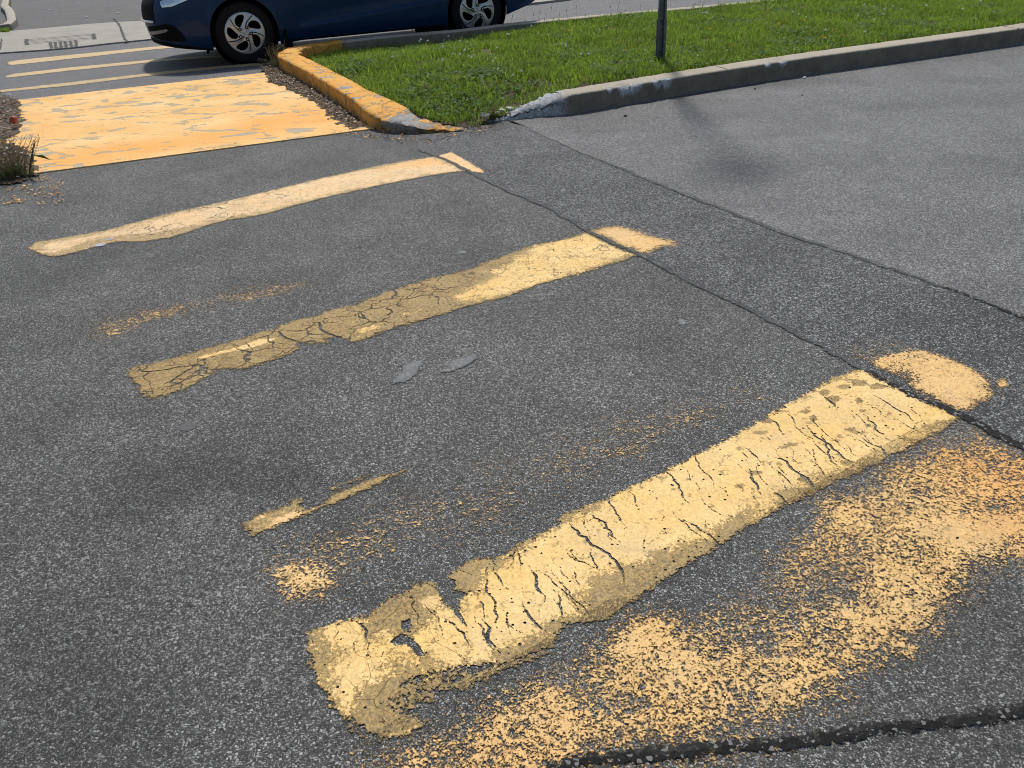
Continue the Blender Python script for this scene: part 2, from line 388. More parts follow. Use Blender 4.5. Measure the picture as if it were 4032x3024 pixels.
P_thick2 = paint_mat('peach_road_paint', fresh=(.80, .53, .26), fresh2=(.82, .59, .33), old=(.42, .29, .13), nsc=100)
P_worn = paint_mat('scuffed_yellow_road_paint', fresh=(.76, .47, .17), fresh2=(.78, .51, .21), orange=(.72, .36, .10), old=(.45, .27, .10), nsc=200, crack_net=False, bumpk=.0022, pin=.2, cellw=.30, patchy=.16, ramp=.09)
P_ghost = paint_mat('speckled_yellow_road_paint', fresh=(.80, .50, .20), fresh2=(.80, .54, .24), old=(.36, .24, .08), nsc=150, crack_net=False, vs=(.8, 1.15), rot=-HD1, bumpk=.002, cellw=.35, patchy=.12, ramp=.09)
P_far = paint_mat('far_yellow_road_paint', fresh=(.62, .43, .21), fresh2=(.58, .43, .24), old=(.42, .33, .18), nsc=40, crack_net=False, vs=(.5, 1.4), rot=-HD2)

def marking(name, polys, cell, z, mat, label, fresh=(), orange=(), cracks=(), net=(), cut=(), across=(), hd=HD1, cat='road marking', group=None):
    """polys: (poly, soft, value); others likewise"""
    allp = np.array([p for q in polys for p in q[0]])
    c, s = math.cos(hd), math.sin(hd); R = np.array([[c, s], [-s, c]])
    L = allp@R.T; mn = L.min(0)-.05; mx = L.max(0)+.05
    nx, ny = int((mx[0]-mn[0])/cell)+1, int((mx[1]-mn[1])/cell)+1
    gx, gy = np.meshgrid(mn[0]+np.arange(nx)*cell, mn[1]+np.arange(ny)*cell)
    P = np.stack([gx.ravel(), gy.ravel()], 1)@R
    def field(lst, base=0.0):
        v = np.full(len(P), base)
        for poly, soft, val in lst:
            d = sdf(P, poly); v = np.maximum(v, val*np.clip(.5-d/soft, 0, 1))
        return v
    cov = field(polys)
    for poly, soft, val in cut:
        cov = cov-val*np.clip(.5-sdf(P, poly)/soft, 0, 1)
    fr = field(fresh); og = field(orange); nt_ = field(net); ac = field(across)
    cd = np.full(len(P), .05)
    for i, (pl, wd) in enumerate(cracks):
        jl = jag(pl, .016, .007, i+11); d = line_dist(P, jl)
        e = line_dist(P, [pl[0], pl[0]]); e2_ = line_dist(P, [pl[-1], pl[-1]])
        tp = np.clip(np.minimum(e, e2_)/.05, .3, 1)
        cd = np.minimum(cd, d-wd*tp*.5)
    idx = np.arange(nx*ny).reshape(ny, nx)
    q = np.stack([idx[:-1, :-1], idx[:-1, 1:], idx[1:, 1:], idx[1:, :-1]], -1).reshape(-1, 4)
    q = q[cov[q].max(1) > .02]
    used, inv = np.unique(q, return_inverse=True); q = inv.reshape(-1, 4)
    dz = np.maximum(0, -(P[used][:, 0]-slabB0[0])*s2+(P[used][:, 1]-slabB0[1])*c2)*-FALL
    V = np.concatenate([P[used], (z+dz)[:, None]], 1)
    o = mesh_obj(name, V, q, mat, attrs={'cov': cov[used], 'fresh': fr[used], 'crack': cd[used], 'orange': og[used], 'net': nt_[used], 'across': ac[used]})
    return tag(o, label, cat, group)

z7 = lambda pts: gz(pts, 1000, 2000, 1.4747)
z6 = lambda pts: gz(pts, 2900, 1200, 1.8436)
z5 = lambda pts: gz(pts, 500, 900, 1.58)
z5b = lambda pts: gz(pts, 1700, 500, 1.58)
z8 = lambda pts: gz(pts, 2400, 2000, 1.3554)
zq = lambda pts: gz(pts, 300, 1100, 1.2764)
zo = lambda pts: gz(pts, 0, 0, 1.0972)

# -- A: the large foreground stripe
A_main = gd([(668, 1370), (700, 1357), (765, 1340), (860, 1290), (905, 1265), (935, 1260), (962, 1280), (975, 1265), (972, 1245), (1010, 1218), (1045, 1210), (1080, 1210), (1130, 1175), (1212, 1135), (1218, 1115), (1300, 1085), (1400, 1040), (1500, 990), (1600, 938), (1700, 878), (1800, 820), (1866, 798)]) \
    + gd([(1905, 818), (1960, 850), (2075, 900)]) \
    + gd([(2040, 925), (1962, 966), (1900, 997), (1850, 1020), (1750, 1068), (1680, 1098), (1590, 1150), (1530, 1190), (1450, 1240), (1330, 1320), (1290, 1342), (1235, 1345), (1215, 1340), (1205, 1362), (1190, 1395), (1090, 1432), (1050, 1435), (985, 1440), (920, 1450), (868, 1478), (830, 1520), (855, 1545), (800, 1575), (770, 1560), (730, 1533), (705, 1490), (690, 1470), (670, 1425)])
A_wisp1 = gd([(985, 1470), (1060, 1440), (1180, 1400), (1190, 1415), (1100, 1450), (1010, 1492), (980, 1488)])
A_wisp2 = gd([(800, 1560), (870, 1530), (905, 1555), (918, 1570), (880, 1590), (830, 1600), (790, 1590)])
A_fresh = z7([(325, 735), (380, 705), (560, 645), (620, 680), (660, 790), (760, 745), (810, 800), (900, 790), (930, 730), (1010, 660), (1060, 600), (1120, 590), (1190, 540), (1300, 505), (1290, 420), (1340, 345), (1450, 345), (1500, 270), (1640, 180), (1800, 100), (1880, 40), (2100, -80), (2300, -200)]) \
    + z6([(60, 850), (420, 680), (640, 590), (830, 500), (940, 470), (1100, 560), (1300, 660), (1640, 820), (1470, 880), (1270, 1000), (1100, 1090), (900, 1160), (700, 1230), (500, 1300), (350, 1390), (200, 1470), (0, 1570)]) \
    + z7([(2212, 330), (2150, 370), (2000, 400), (1860, 520), (1850, 600), (1720, 680), (1650, 730), (1480, 830), (1380, 880), (1200, 915), (1080, 930), (1000, 870), (950, 930), (840, 920), (770, 945), (750, 990), (700, 1035), (640, 1045), (600, 1100), (550, 1190), (480, 1150), (440, 1060), (420, 990), (490, 850), (400, 800)])
A_f2 = z7([(960, 540), (1060, 515), (1100, 545), (1060, 590), (990, 590)])
A_f3 = z7([(770, 1310), (880, 1290), (980, 1240), (990, 1270), (900, 1320), (780, 1360)])
A_cut = [(z7([(1090, 440), (1160, 430), (1150, 490), (1260, 490), (1210, 530), (1180, 570), (1230, 690), (1150, 600), (1090, 540)]), .03, 1.6),
         (z7([(640, 560), (700, 600), (760, 640), (800, 700), (820, 760), (900, 750), (950, 820), (870, 800), (810, 800), (760, 700), (680, 740), (640, 640)]), .05, .55),
         (z7([(850, 660), (910, 650), (900, 720), (860, 720)]), .02, 1.5),
         (z7([(810, 770), (850, 740), (930, 770), (990, 860), (950, 860), (890, 790), (820, 800)]), .015, 1.5)]
cr6 = [([(620, 655), (680, 710), (735, 770)], 14), ([(205, 820), (290, 860), (310, 910), (335, 950)], 10), ([(345, 770), (400, 820), (425, 885)], 8), ([(865, 660), (905, 715)], 9),
       ([(920, 800), (990, 860), (1030, 930), (1090, 980)], 11), ([(510, 880), (570, 960), (660, 1010), (750, 1090), (860, 1160)], 12), ([(560, 800), (555, 850), (590, 905)], 9),
       ([(240, 1095), (360, 1140), (420, 1210), (520, 1270), (595, 1365)], 13), ([(50, 1035), (120, 1090), (180, 1155)], 11), ([(85, 1190), (110, 1270), (180, 1385)], 14),
       ([(225, 1350), (300, 1380), (350, 1430), (395, 1485)], 12), ([(430, 905), (500, 915), (520, 935)], 6), ([(190, 950), (250, 1000)], 12), ([(240, 1020), (320, 1110)], 6),
       ([(1320, 860), (1285, 900), (1265, 935)], 10), ([(1090, 920), (1180, 960), (1270, 1005)], 7), ([(820, 790), (860, 830)], 8), ([(1240, 720), (1300, 790), (1350, 835)], 5),
       ([(1400, 820), (1330, 860)], 4), ([(640, 1090), (650, 1150)], 6), ([(700, 1080), (720, 1140)], 6), ([(310, 1205), (345, 1300)], 6), ([(800, 555), (890, 590)], 7), ([(1010, 575), (1100, 600), (1200, 640)], 8), ([(770, 1180), (840, 1225)], 7)]
cr7 = [([(575, 640), (630, 690), (650, 760), (662, 820)], 14), ([(580, 790), (575, 850)], 9), ([(655, 840), (690, 905)], 6), ([(1390, 350), (1430, 420), (1480, 480)], 12), ([(1600, 340), (1640, 430), (1690, 550)], 15),
       ([(1820, 80), (1880, 140), (1960, 220), (2060, 270), (2130, 360), (2150, 440)], 15), ([(1930, 20), (2040, 90), (2080, 170), (2130, 210)], 11), ([(1730, 290), (1775, 350)], 8), ([(1835, 250), (1870, 300), (1915, 340)], 8),
       ([(1865, 345), (1870, 420), (1895, 460)], 7), ([(1440, 590), (1470, 660), (1490, 740)], 10), ([(1555, 540), (1590, 620), (1640, 680), (1720, 740)], 13), ([(1320, 650), (1370, 700), (1365, 780), (1430, 850)], 15),
       ([(1300, 500), (1330, 560), (1340, 640)], 12), ([(1165, 560), (1200, 640), (1240, 700)], 20), ([(1165, 820), (1210, 870), (1245, 910)], 12), ([(930, 800), (970, 860), (1020, 855)], 14), ([(970, 860), (945, 930)], 10),
       ([(1040, 740), (1055, 780), (1110, 765)], 7), ([(1180, 750), (1200, 790)], 7), ([(1700, 530), (1760, 560), (1810, 620)], 8), ([(750, 900), (755, 1000)], 7), ([(740, 870), (760, 830)], 6), ([(2000, 80), (2050, 140)], 6), ([(1560, 490), (1580, 530)], 6), ([(1780, 400), (1800, 460)], 6), ([(480, 700), (470, 820)], 4)]
crA = [(z6(p), w_*.00066) for p, w_ in cr6]+[(z7(p), w_*.0006) for p, w_ in cr7]
_ra, _rb = np.array(z7([(900, 720)])[0]), np.array(gd([(2000, 905)])[0]); _ax = (_rb-_ra)/np.linalg.norm(_rb-_ra); _L = np.linalg.norm(_rb-_ra)
_cd = np.array(z6([(860, 1160)])[0])-np.array(z6([(510, 880)])[0]); _cd /= np.linalg.norm(_cd); _rc = random.Random(77)
for k in range(74):
    t = (k+_rc.uniform(.1, .9))/74*_L; an = _rc.gauss(0, .22); dv = np.array([_cd[0]*math.cos(an)-_cd[1]*math.sin(an), _cd[0]*math.sin(an)+_cd[1]*math.cos(an)])
    c0 = _ra+_ax*t-_cd*_rc.uniform(-.12, .16); ln = _rc.choice([.05, .07, .10, .14, .20]); p = c0-dv*ln/2; pts = [tuple(p)]
    for q in range(4): p = p+dv*ln/4+np.array([_rc.gauss(0, .007), _rc.gauss(0, .007)]); pts.append(tuple(p))
    crA.append((pts, _rc.choice([.0034, .0040, .0046, .0060])))
# small chips down to the ochre coat
chA = [(1020, 600, 60, 25), (900, 570, 80, 30), (700, 690, 60, 30), (560, 830, 45, 30), (830, 910, 45, 25), (880, 935, 40, 12), (910, 775, 30, 14), (500, 780, 60, 18), (230, 850, 50, 20), (180, 935, 60, 15), (400, 1020, 50, 16), (720, 990, 40, 14), (150, 1225, 60, 14), (20, 1320, 40, 20), (960, 880, 30, 14), (890, 700, 25, 30), (1100, 795, 25, 20), (340, 1040, 40, 10), (800, 1150, 40, 14), (470, 1270, 25, 12), (780, 600, 50, 18), (640, 640, 40, 22)]
cutF = []
for i, (x, y, a, b) in enumerate(chA):
    r = random.Random(i); cutF.append((z6([(x+a*math.cos(t)*r.uniform(.6, 1.1), y+b*math.sin(t)*r.uniform(.6, 1.1)) for t in np.linspace(0, 2*PI, 9)[:-1]]), .02, 1))
def marking2(*a, freshcut=(), **k):
    o = marking(*a, **k)
    if freshcut:
        me = o.data; n = len(me.vertices); co = np.empty(n*3, np.float32); me.vertices.foreach_get('co', co); P = co.reshape(-1, 3)[:, :2].astype(float)
        f = np.empty(n, np.float32); me.attributes['fresh'].data.foreach_get('value', f)
        for poly, soft, val in freshcut: f = f-val*np.clip(.5-sdf(P, poly)/soft, 0, 1)
        me.attributes['fresh'].data.foreach_set('value', f.astype(np.float32))
    return o
A_low = z7([(560, 1190), (640, 1100), (700, 1040), (760, 980), (900, 950), (1000, 930), (1250, 920), (1480, 860), (1470, 930), (1180, 1060), (1000, 1130), (960, 1180), (1000, 1250), (880, 1350), (720, 1390), (640, 1330), (580, 1260)])
marking2('crosswalk_stripe', [(A_main, .045, 1.25), (A_low, .09, .62), (A_wisp1, .03, .75), (A_wisp2, .04, .8)], .0038, .003, P_thick,
    'broad bright yellow crosswalk stripe with long cracks, largest one in the foreground',
    fresh=[(A_fresh, .13, 1.0), (A_f2, .03, 1.1), (A_f3, .03, .8), (A_wisp1, .02, .2)], cracks=crA, cut=A_cut, freshcut=cutF, across=[(z7([(900, 560), (1300, 300), (2000, -50), (4000, -900), (4000, 200), (2300, 500), (1500, 950), (900, 950)]), .15, 1.0)],
    net=[(z7([(300, 700), (1250, 400), (1300, 850), (700, 1300), (400, 1100)]), .1, .10), (z6([(0, 1650), (0, 1500), (1100, 1080), (1150, 1150), (500, 1560)]), .1, .15)], group='crosswalk stripes of the near lane')
A2 = z6([(960, 410), (1100, 350), (1320, 322), (1480, 370), (1700, 465), (1835, 545), (1865, 660), (1700, 748), (1590, 762), (1450, 685), (1250, 592), (1130, 520), (1010, 450)])
marking('crosswalk_stripe', [(A2, .05, .80), (z6([(1330, 500), (1600, 480), (1800, 560), (1830, 640), (1680, 720), (1560, 720), (1400, 640), (1290, 580)]), .10, 1.05), (z6([(760, 300), (1000, 240), (1250, 240), (1400, 330), (1100, 480), (860, 400)]), .12, .36), (z6([(1885, 540), (1960, 540), (1980, 585), (1900, 625)]), .02, .75)], .0065, .003, P_worn,
    'patchy yellow paint end of the largest stripe beyond the dark seam', fresh=[(A2, .4, 1.3)], group='crosswalk stripes of the near lane', cut=[(z6([(1100, 470), (1250, 480), (1330, 560), (1240, 590), (1120, 530)]), .05, .45)])
# -- B: the middle, ochre stripe
B_out = z5([(18, 890), (40, 870), (160, 845), (330, 800), (480, 755), (620, 715), (720, 690), (860, 640), (920, 635), (960, 605), (1100, 565), (1180, 550), (1250, 515), (1370, 485), (1440, 480), (1480, 450), (1620, 400), (1780, 350), (1900, 310), (2010, 290), (2212, 235)]) \
    + z5b([(300, 860), (500, 790), (560, 765), (640, 735), (780, 715), (960, 660), (1000, 680), (1100, 735), (1180, 770), (1270, 797), (1200, 830), (1080, 860), (980, 900), (860, 940), (700, 980), (560, 1030), (380, 1080), (200, 1120), (0, 1180)]) \
    + z5([(1980, 530), (1800, 580), (1650, 620), (1480, 690), (1400, 710), (1360, 690), (1300, 680), (1240, 730), (1110, 720), (1060, 715), (1065, 755), (960, 800), (860, 840), (700, 880), (590, 880), (480, 930), (350, 1000), (180, 1055), (110, 1050), (80, 990)])
B_fr = [(z5b([(230, 1080), (200, 1010), (330, 950), (390, 930), (300, 900), (420, 880), (560, 780), (640, 740), (780, 720), (960, 665), (1180, 770), (1270, 797), (1080, 860), (860, 940), (560, 1030), (380, 1075)]), .09, .72),
        (z5b([(900, 690), (960, 665), (1180, 770), (1260, 797), (1000, 800), (760, 770), (600, 780), (700, 730)]), .05, 1.0), (z5b([(280, 1060), (300, 1010), (520, 930), (700, 880), (780, 940), (560, 1020)]), .06, .95),
        (z5([(420, 812), (520, 780), (700, 740), (820, 695), (930, 685), (900, 705), (760, 750), (640, 770), (500, 805)]), .02, 1.15),
        (z5([(1420, 640), (1500, 600), (1590, 590), (1570, 620), (1450, 670)]), .05, .75), (z5([(1700, 530), (1820, 510), (1800, 545), (1720, 560)]), .05, .6), (z5([(2020, 450), (2120, 380), (2212, 360), (2212, 470)]), .06, .75)]
B_cr = [(z5(p), w_*.00055) for p, w_ in [([(715, 690), (740, 720), (790, 770)], 13), ([(915, 630), (980, 675), (1040, 700), (1110, 712)], 20), ([(1190, 565), (1200, 620), (1260, 660), (1350, 690)], 22), ([(1210, 565), (1330, 550), (1420, 545), (1480, 590)], 13), ([(1370, 485), (1375, 545)], 12),
        ([(1440, 480), (1470, 520), (1410, 545)], 10), ([(1560, 570), (1620, 540), (1720, 518)], 12), ([(1040, 700), (900, 735), (800, 770)], 10), ([(340, 800), (390, 845), (450, 870)], 10), ([(480, 810), (500, 860), (420, 900), (330, 950)], 10), ([(120, 962), (250, 955)], 7), ([(1420, 620), (1410, 660), (1440, 690)], 10), ([(1840, 345), (1870, 385)], 6)]] \
     + [(z5b(p), w_*.00055) for p, w_ in [([(915, 680), (945, 740)], 10), ([(725, 740), (770, 780), (830, 800)], 9), ([(860, 740), (885, 770)], 6), ([(750, 800), (850, 850)], 8)]]
marking('crosswalk_stripe', [(B_out, .06, 1.15)], .009, .003, P_mid, 'dull ochre crosswalk stripe with a net of cracks, middle one of the three', fresh=B_fr, cracks=B_cr,
    net=[(z5([(0, 900), (700, 640), (1500, 430), (1950, 280), (2212, 330), (1700, 650), (900, 880), (100, 1100)]), .1, .55), (B_out, .1, .2)], group='crosswalk stripes of the near lane',
    cut=[(z5([(1050, 720), (1120, 690), (1330, 660), (1340, 690), (1240, 735)]), .05, .45), (z5([(600, 800), (900, 760), (960, 800), (600, 890)]), .08, .35), (z5b([(500, 960), (860, 900), (1000, 880), (860, 950), (500, 1060)]), .06, .35)])
B2 = z5b([(1000, 655), (1060, 630), (1160, 620), (1260, 650), (1400, 690), (1500, 715), (1520, 745), (1420, 745), (1330, 790), (1200, 745), (1100, 700)])
marking('crosswalk_stripe', [(B2, .10, 1.0), (z5b([(1040, 660), (1170, 635), (1330, 690), (1300, 770), (1120, 700)]), .05, 1.1)], .009, .003, P_worn, 'small ragged yellow paint end of the ochre stripe beyond the seam', fresh=[(B2, .4, 1.3)], group='crosswalk stripes of the near lane')
# -- C: the far, peach stripe
C_out = zo([(125, 1075), (150, 1050), (300, 1025), (450, 1000), (560, 970), (750, 920), (960, 875), (1150, 830), (1400, 770), (1650, 715), (1800, 690), (1880, 678), (1925, 695), (2010, 738), (1850, 760), (1650, 800), (1400, 855), (1230, 900), (1150, 925), (980, 955), (850, 990), (740, 1025), (620, 1045), (500, 1045), (420, 1065), (330, 1090), (230, 1110), (180, 1098)])
C_fr = zo([(150, 1062), (230, 1045), (450, 1005), (640, 955), (960, 875), (1400, 770), (1800, 690), (1870, 680), (2010, 738), (1850, 758), (1650, 796), (1400, 850), (1150, 918), (980, 945), (740, 1000), (600, 1020), (400, 1035), (260, 1095), (185, 1090)])
C_or = [(zo([(1600, 735), (1880, 678), (1950, 710), (1800, 725)]), .1, .55)]
marking('crosswalk_stripe', [(C_out, .05, 1.15)], .011, .003, P_thick2, 'pale peach crosswalk stripe lying nearest the painted slab', fresh=[(C_fr, .12, .80)], orange=C_or,
    cut=[(zo([(550, 990), (850, 960), (1150, 900), (1000, 960), (600, 1030)]), .08, .30)], net=[(zo([(500, 990), (1200, 800), (1300, 880), (600, 1040)]), .1, .35)], group='crosswalk stripes of the near lane')
C2 = zo([(1890, 676), (1950, 660), (2000, 688), (2080, 735), (2090, 748), (2040, 742), (1960, 705)])
marking('crosswalk_stripe', [(C2, .04, 1.15)], .011, .003, P_thick2, 'short peach paint end of the nearest slab stripe beyond the seam', fresh=[(C2, .1, 1.2)], orange=[(C2, .2, .35)], group='crosswalk stripes of the near lane')
# -- ghosts of older paint
g1 = zo([(385, 1410), (440, 1380), (700, 1330), (900, 1290), (1100, 1245), (1330, 1215), (1340, 1235), (1150, 1290), (900, 1330), (640, 1400), (560, 1455), (430, 1475)])
marking('paint_speckle', [(g1, .18, .44), (zo([(400, 1420), (480, 1390), (560, 1420), (540, 1465), (430, 1470)]), .12, .52), (zo([(1020, 1290), (1230, 1255), (1240, 1268), (1040, 1308)]), .05, .5), (zo([(740, 1335), (850, 1318), (850, 1328), (740, 1352)]), .05, .5)], .012, .003, P_ghost,
    'faint yellow paint speckles between the peach and the ochre stripe', fresh=[(g1, .5, 1.0)], group='remains of older crosswalk paint')
g2 = zq([(830, 1240), (900, 1190), (1000, 1160), (1060, 1140), (1080, 1110), (1150, 1105), (1120, 1140), (1200, 1140), (1280, 1090), (1400, 1040), (1520, 990), (1560, 985), (1680, 945), (1690, 955), (1500, 1040), (1330, 1120), (1150, 1190), (1000, 1250), (890, 1295), (870, 1275)])
marking('paint_streak', [(g2, .035, .85), (zq([(1280, 1050), (1400, 1000), (1490, 975), (1490, 990), (1400, 1015), (1290, 1060)]), .03, .8)], .008, .003, P_ghost,
    'thin ochre paint streak with a bright core left of the broad stripe', fresh=[(zq([(960, 1250), (1000, 1210), (1100, 1170), (1200, 1150), (1100, 1200), (1000, 1250)]), .04, 1.0), (zq([(900, 1200), (960, 1180), (950, 1200), (900, 1220)]), .03, .9)], group='remains of older crosswalk paint',
    cut=[(zq([(1180, 1120), (1280, 1100), (1200, 1160), (1100, 1180)]), .04, .4)])
g3 = z7([(70, 350), (150, 310), (260, 330), (340, 300), (470, 370), (480, 440), (380, 520), (200, 555), (140, 480)])
g3b = gd([(590, 1200), (760, 1110), (1000, 1040), (1180, 960), (1330, 905), (1480, 870), (1640, 845), (1660, 865), (1560, 900), (1400, 975), (1200, 1060), (1040, 1130), (880, 1195), (780, 1250), (620, 1310)])
marking('paint_speckle', [(g3, .12, .74), (g3b, .30, .36), (gd([(1270, 980), (1400, 930), (1500, 880), (1640, 855), (1480, 930), (1330, 1000)]), .12, .42), (gd([(620, 1250), (780, 1180), (1000, 1100), (880, 1190), (700, 1270)]), .12, .42)], .009, .003, P_ghost,
    'scattered yellow paint flecks with a dense blotch along the broad stripe', fresh=[(g3b, .9, 1.2), (g3, .9, 1.3)], group='remains of older crosswalk paint')
# -- D: large worn mass bottom right
D0 = gd([(805, 1665), (815, 1625), (860, 1600), (1010, 1530), (1180, 1440), (1270, 1400), (1330, 1340), (1400, 1310), (1470, 1300), (1560, 1260), (1640, 1210), (1720, 1150), (1800, 1075), (1880, 1030), (1980, 960), (2100, 925), (2212, 975), (2400, 1060), (2400, 1130), (2240, 1230), (2130, 1240), (2060, 1330), (1990, 1385), (1960, 1420), (1880, 1470), (1800, 1510), (1720, 1580), (1640, 1600), (1500, 1612), (1300, 1650), (1200, 1700), (1000, 1760), (820, 1760)])
Dh = [(z8([(1180, 0), (2500, -60), (2500, 100), (2100, 300), (1870, 340), (1700, 290), (1550, 200), (1350, 60)]), .25, .98), (z8([(1150, 540), (1260, 490), (1340, 560), (1440, 600), (1530, 700), (1610, 740), (1590, 790), (1480, 720), (1350, 650), (1230, 600)]), .08, 1.0),
      (z8([(1420, 420), (1560, 440), (1590, 500), (1470, 520)]), .08, .95), (z8([(380, 520), (470, 540), (640, 640), (680, 740), (600, 780), (500, 680)]), .10, .85), (z8([(620, 880), (900, 840), (1180, 900), (1150, 1000), (900, 1060), (650, 980), (560, 940)]), .22, .9),
      (z8([(950, 400), (1060, 390), (1050, 420), (960, 425)]), .04, .9), (z8([(1400, 200), (1560, 330), (1500, 400), (1340, 300)]), .12, .8), (z7([(760, 1480), (900, 1380), (1100, 1300), (1250, 1380), (1200, 1600), (760, 1600)]), .25, .72), (z8([(0, 950), (500, 1000), (1000, 1080), (1000, 1200), (600, 1260), (0, 1300)]), .25, .74)]
marking('paint_patch', [(D0, .14, .58)]+[(p_, q_*1.2, v_*.93) for p_, q_, v_ in Dh], .009, .003, P_worn, 'large scuffed orange yellow paint patch at the lower right, eaten away in flakes', fresh=[(D0, 1.6, 2.0)],
    orange=[(gd([(2000, 960), (2212, 960), (2400, 1060), (2212, 1160), (2050, 1050)]), .3, .75), (gd([(800, 1640), (1200, 1560), (1400, 1640), (1000, 1700)]), .3, .3)], group='remains of older crosswalk paint',
    cut=[(z8([(200, 420), (560, 380), (900, 420), (1180, 440), (1100, 520), (700, 560), (560, 620), (400, 480)]), .25, .38), (z7([(960, 1290), (1400, 1100), (1800, 950), (1900, 1000), (1500, 1300), (1100, 1500)]), .2, .12), (z8([(1100, 1160), (1250, 980), (1500, 900), (1600, 1000), (1100, 1250)]), .2, .2)])
# -- thin far stripes
zf = lambda pts: gz(pts, 0, 0, 3.6867)
f1 = zf([(108, 905), (240, 880), (700, 830), (1200, 782), (2212, 682), (2600, 650), (3600, 585), (3600, 625), (2600, 690), (2212, 722), (1400, 815), (500, 915), (200, 945), (120, 945)])
f2 = zf([(70, 1112), (200, 1075), (1000, 983), (2212, 868), (2900, 820), (4000, 765), (4000, 805), (2900, 850), (2212, 905), (1000, 1030), (300, 1110), (100, 1132)])
f3 = zf([(-300, 1345), (0, 1310), (1000, 1200), (2212, 1058), (3200, 960), (3870, 905), (3860, 945), (3200, 1000), (2212, 1100), (1000, 1248), (0, 1345), (-300, 1385)])
for pl, lab, cv, fr in ((f1, 'thin yellow stripe on the far road next to the pale pavement', 1.0, .95), (f2, 'thin yellow stripe running under the front of the blue car', 1.15, .75), (f3, 'faded yellow stripe on the far road nearest the painted slab', .95, .55)):
    marking('crosswalk_stripe', [(pl, .05, cv)], .02, .003, P_far, lab, fresh=[(pl, .1, fr)], hd=HD2, group='crosswalk stripes of the far road')

# ------------------------------------------------------------------ seams and cracks
def tar_mat(name, base, rough=.55, bd=.004):
    N = NT(name); n1 = N.noise(90, 4, .65); n2 = N.noise(12, 4)
    c = N.mix(N.mapr(n2, .35, .65), tuple(x*.75 for x in base), tuple(x*1.25 for x in base)); c = N.mix(N.mapr(n1, .55, .7, 0, .6), c, tuple(x*.5 for x in base))
    return N.end(N.pbsdf(c, rough, normal=N.bump(n1, bd, .7), spec=.4))
M_tar = tar_mat('grey_tar', (.085, .088, .09)); M_tark = tar_mat('black_tar', (.018, .018, .018), .6, .008); M_tarl = tar_mat('dusty_tar', (.17, .17, .165), .8)
def ragged_tar(name, base, rough=.6, bd=.004):
    N = NT(name); cov = N.attr('cov'); n1 = N.noise(85, 5, .7); n2 = N.noise(12, 4)
    nn = N.mapr(N.math('ADD', N.math('MULTIPLY', n1, .7), N.math('MULTIPLY', N.noise(30, 3), .3)), .34, .66)
    a = N.mapr(N.math('SUBTRACT', cov, nn), -.08, .08)
    c = N.mix(N.mapr(n2, .35, .65), tuple(x*.75 for x in base), tuple(x*1.25 for x in base)); c = N.mix(N.mapr(n1, .50, .62, 0, .55), c, tuple(x*1.8+.04 for x in base))
    cb = N.n('ShaderNodeSeparateColor', {0: N.vor(120, N.warp(70, .006)).outputs['Color']}).outputs[0]
    c = N.mix(N.math('MULTIPLY', N.math('LESS_THAN', cb, .10), .8), c, (.22, .22, .215))
    return N.end(N.pbsdf(c, rough, normal=N.bump(N.noise(130, 4, .7), bd*1.5, .8), alpha=a, spec=.15))
TAR = {}
def seam(name, pl, wid, z, mat, label, seed, amp=.35, jg=.010):
    if mat.name not in TAR:
        base = {'grey_tar': (.062, .064, .066), 'black_tar': (.008, .008, .008), 'dusty_tar': (.13, .13, .125)}.get(mat.name, (.020, .020, .019))
        TAR[mat.name] = ragged_tar('ragged_'+mat.name, base)
    pl2 = jag(pl, .05, jg*.8, seed); n = len(pl2); A = []; B = []
    ws = [.52*np.interp(i/(n-1), np.linspace(0, 1, len(wid)), wid)*(1+.35*mnoise.noise(Vector((p_[0]*6, p_[1]*6, seed)))) for i, p_ in enumerate(pl2)]
    rr_ = random.Random(seed)
    for i, p in enumerate(pl2):
        a = pl2[max(0, i-1)]; b = pl2[min(n-1, i+1)]; L = math.hypot(b[0]-a[0], b[1]-a[1])+1e-9; nx, ny = -(b[1]-a[1])/L, (b[0]-a[0])/L
        k1, k2 = ws[i]*.5*(1+rr_.uniform(-amp, amp)), ws[i]*.5*(1+rr_.uniform(-amp, amp))
        A.append((p[0]+nx*k1, p[1]+ny*k1)); B.append((p[0]-nx*k2, p[1]-ny*k2))
    hd = math.atan2(pl[-1][1]-pl[0][1], pl[-1][0]-pl[0][0])
    return marking(name, [(A+B[::-1], .028, 1.15)], .008, z, TAR[mat.name], label, hd=hd, cat='road seam', group='tar seams in the asphalt')
seam('tar_seam', seamA[:4], [.02, .045, .06, .05], .0042, M_tar, 'grey tar seam crossing the end of the peach stripe', 1)
seam('tar_seam', seamA[3:10], [.035, .035, .045, .03, .035, .04], .0040, M_tar, 'long grey tar seam between the ochre and the broad stripe ends', 2)
seam('tar_seam', seamA[9:], [.035, .045, .055, .06, .055], .0042, M_tark, 'black open seam cutting off the end of the broad yellow stripe', 3, amp=.5, jg=.014)
seam('tar_seam', seamB[:3], [.035, .04, .03], .0040, M_tarl, 'pale dusty seam starting at the grey kerb end', 4)
seam('tar_seam', seamB[2:8], [.03, .045, .05, .03], .0040, M_tar, 'grey tar seam beside the lighter lane', 5)
seam('tar_seam', seamB[7:], [.02, .03, .03], .0044, M_tark, 'black crack in the seam at the right edge', 6, amp=.6)
botP = gd([(1180, 1668), (1260, 1650), (1345, 1640), (1400, 1640), (1500, 1628), (1600, 1618), (1680, 1612), (1800, 1595), (1900, 1580), (2000, 1572), (2080, 1562), (2150, 1552), (2212, 1538), (2400, 1505)])
seam('road_crack', botP, [.02, .025, .03, .028, .022, .032, .034, .03], .0040, M_tark, 'wide black crack across the bottom right corner', 7, amp=.5, jg=.012)
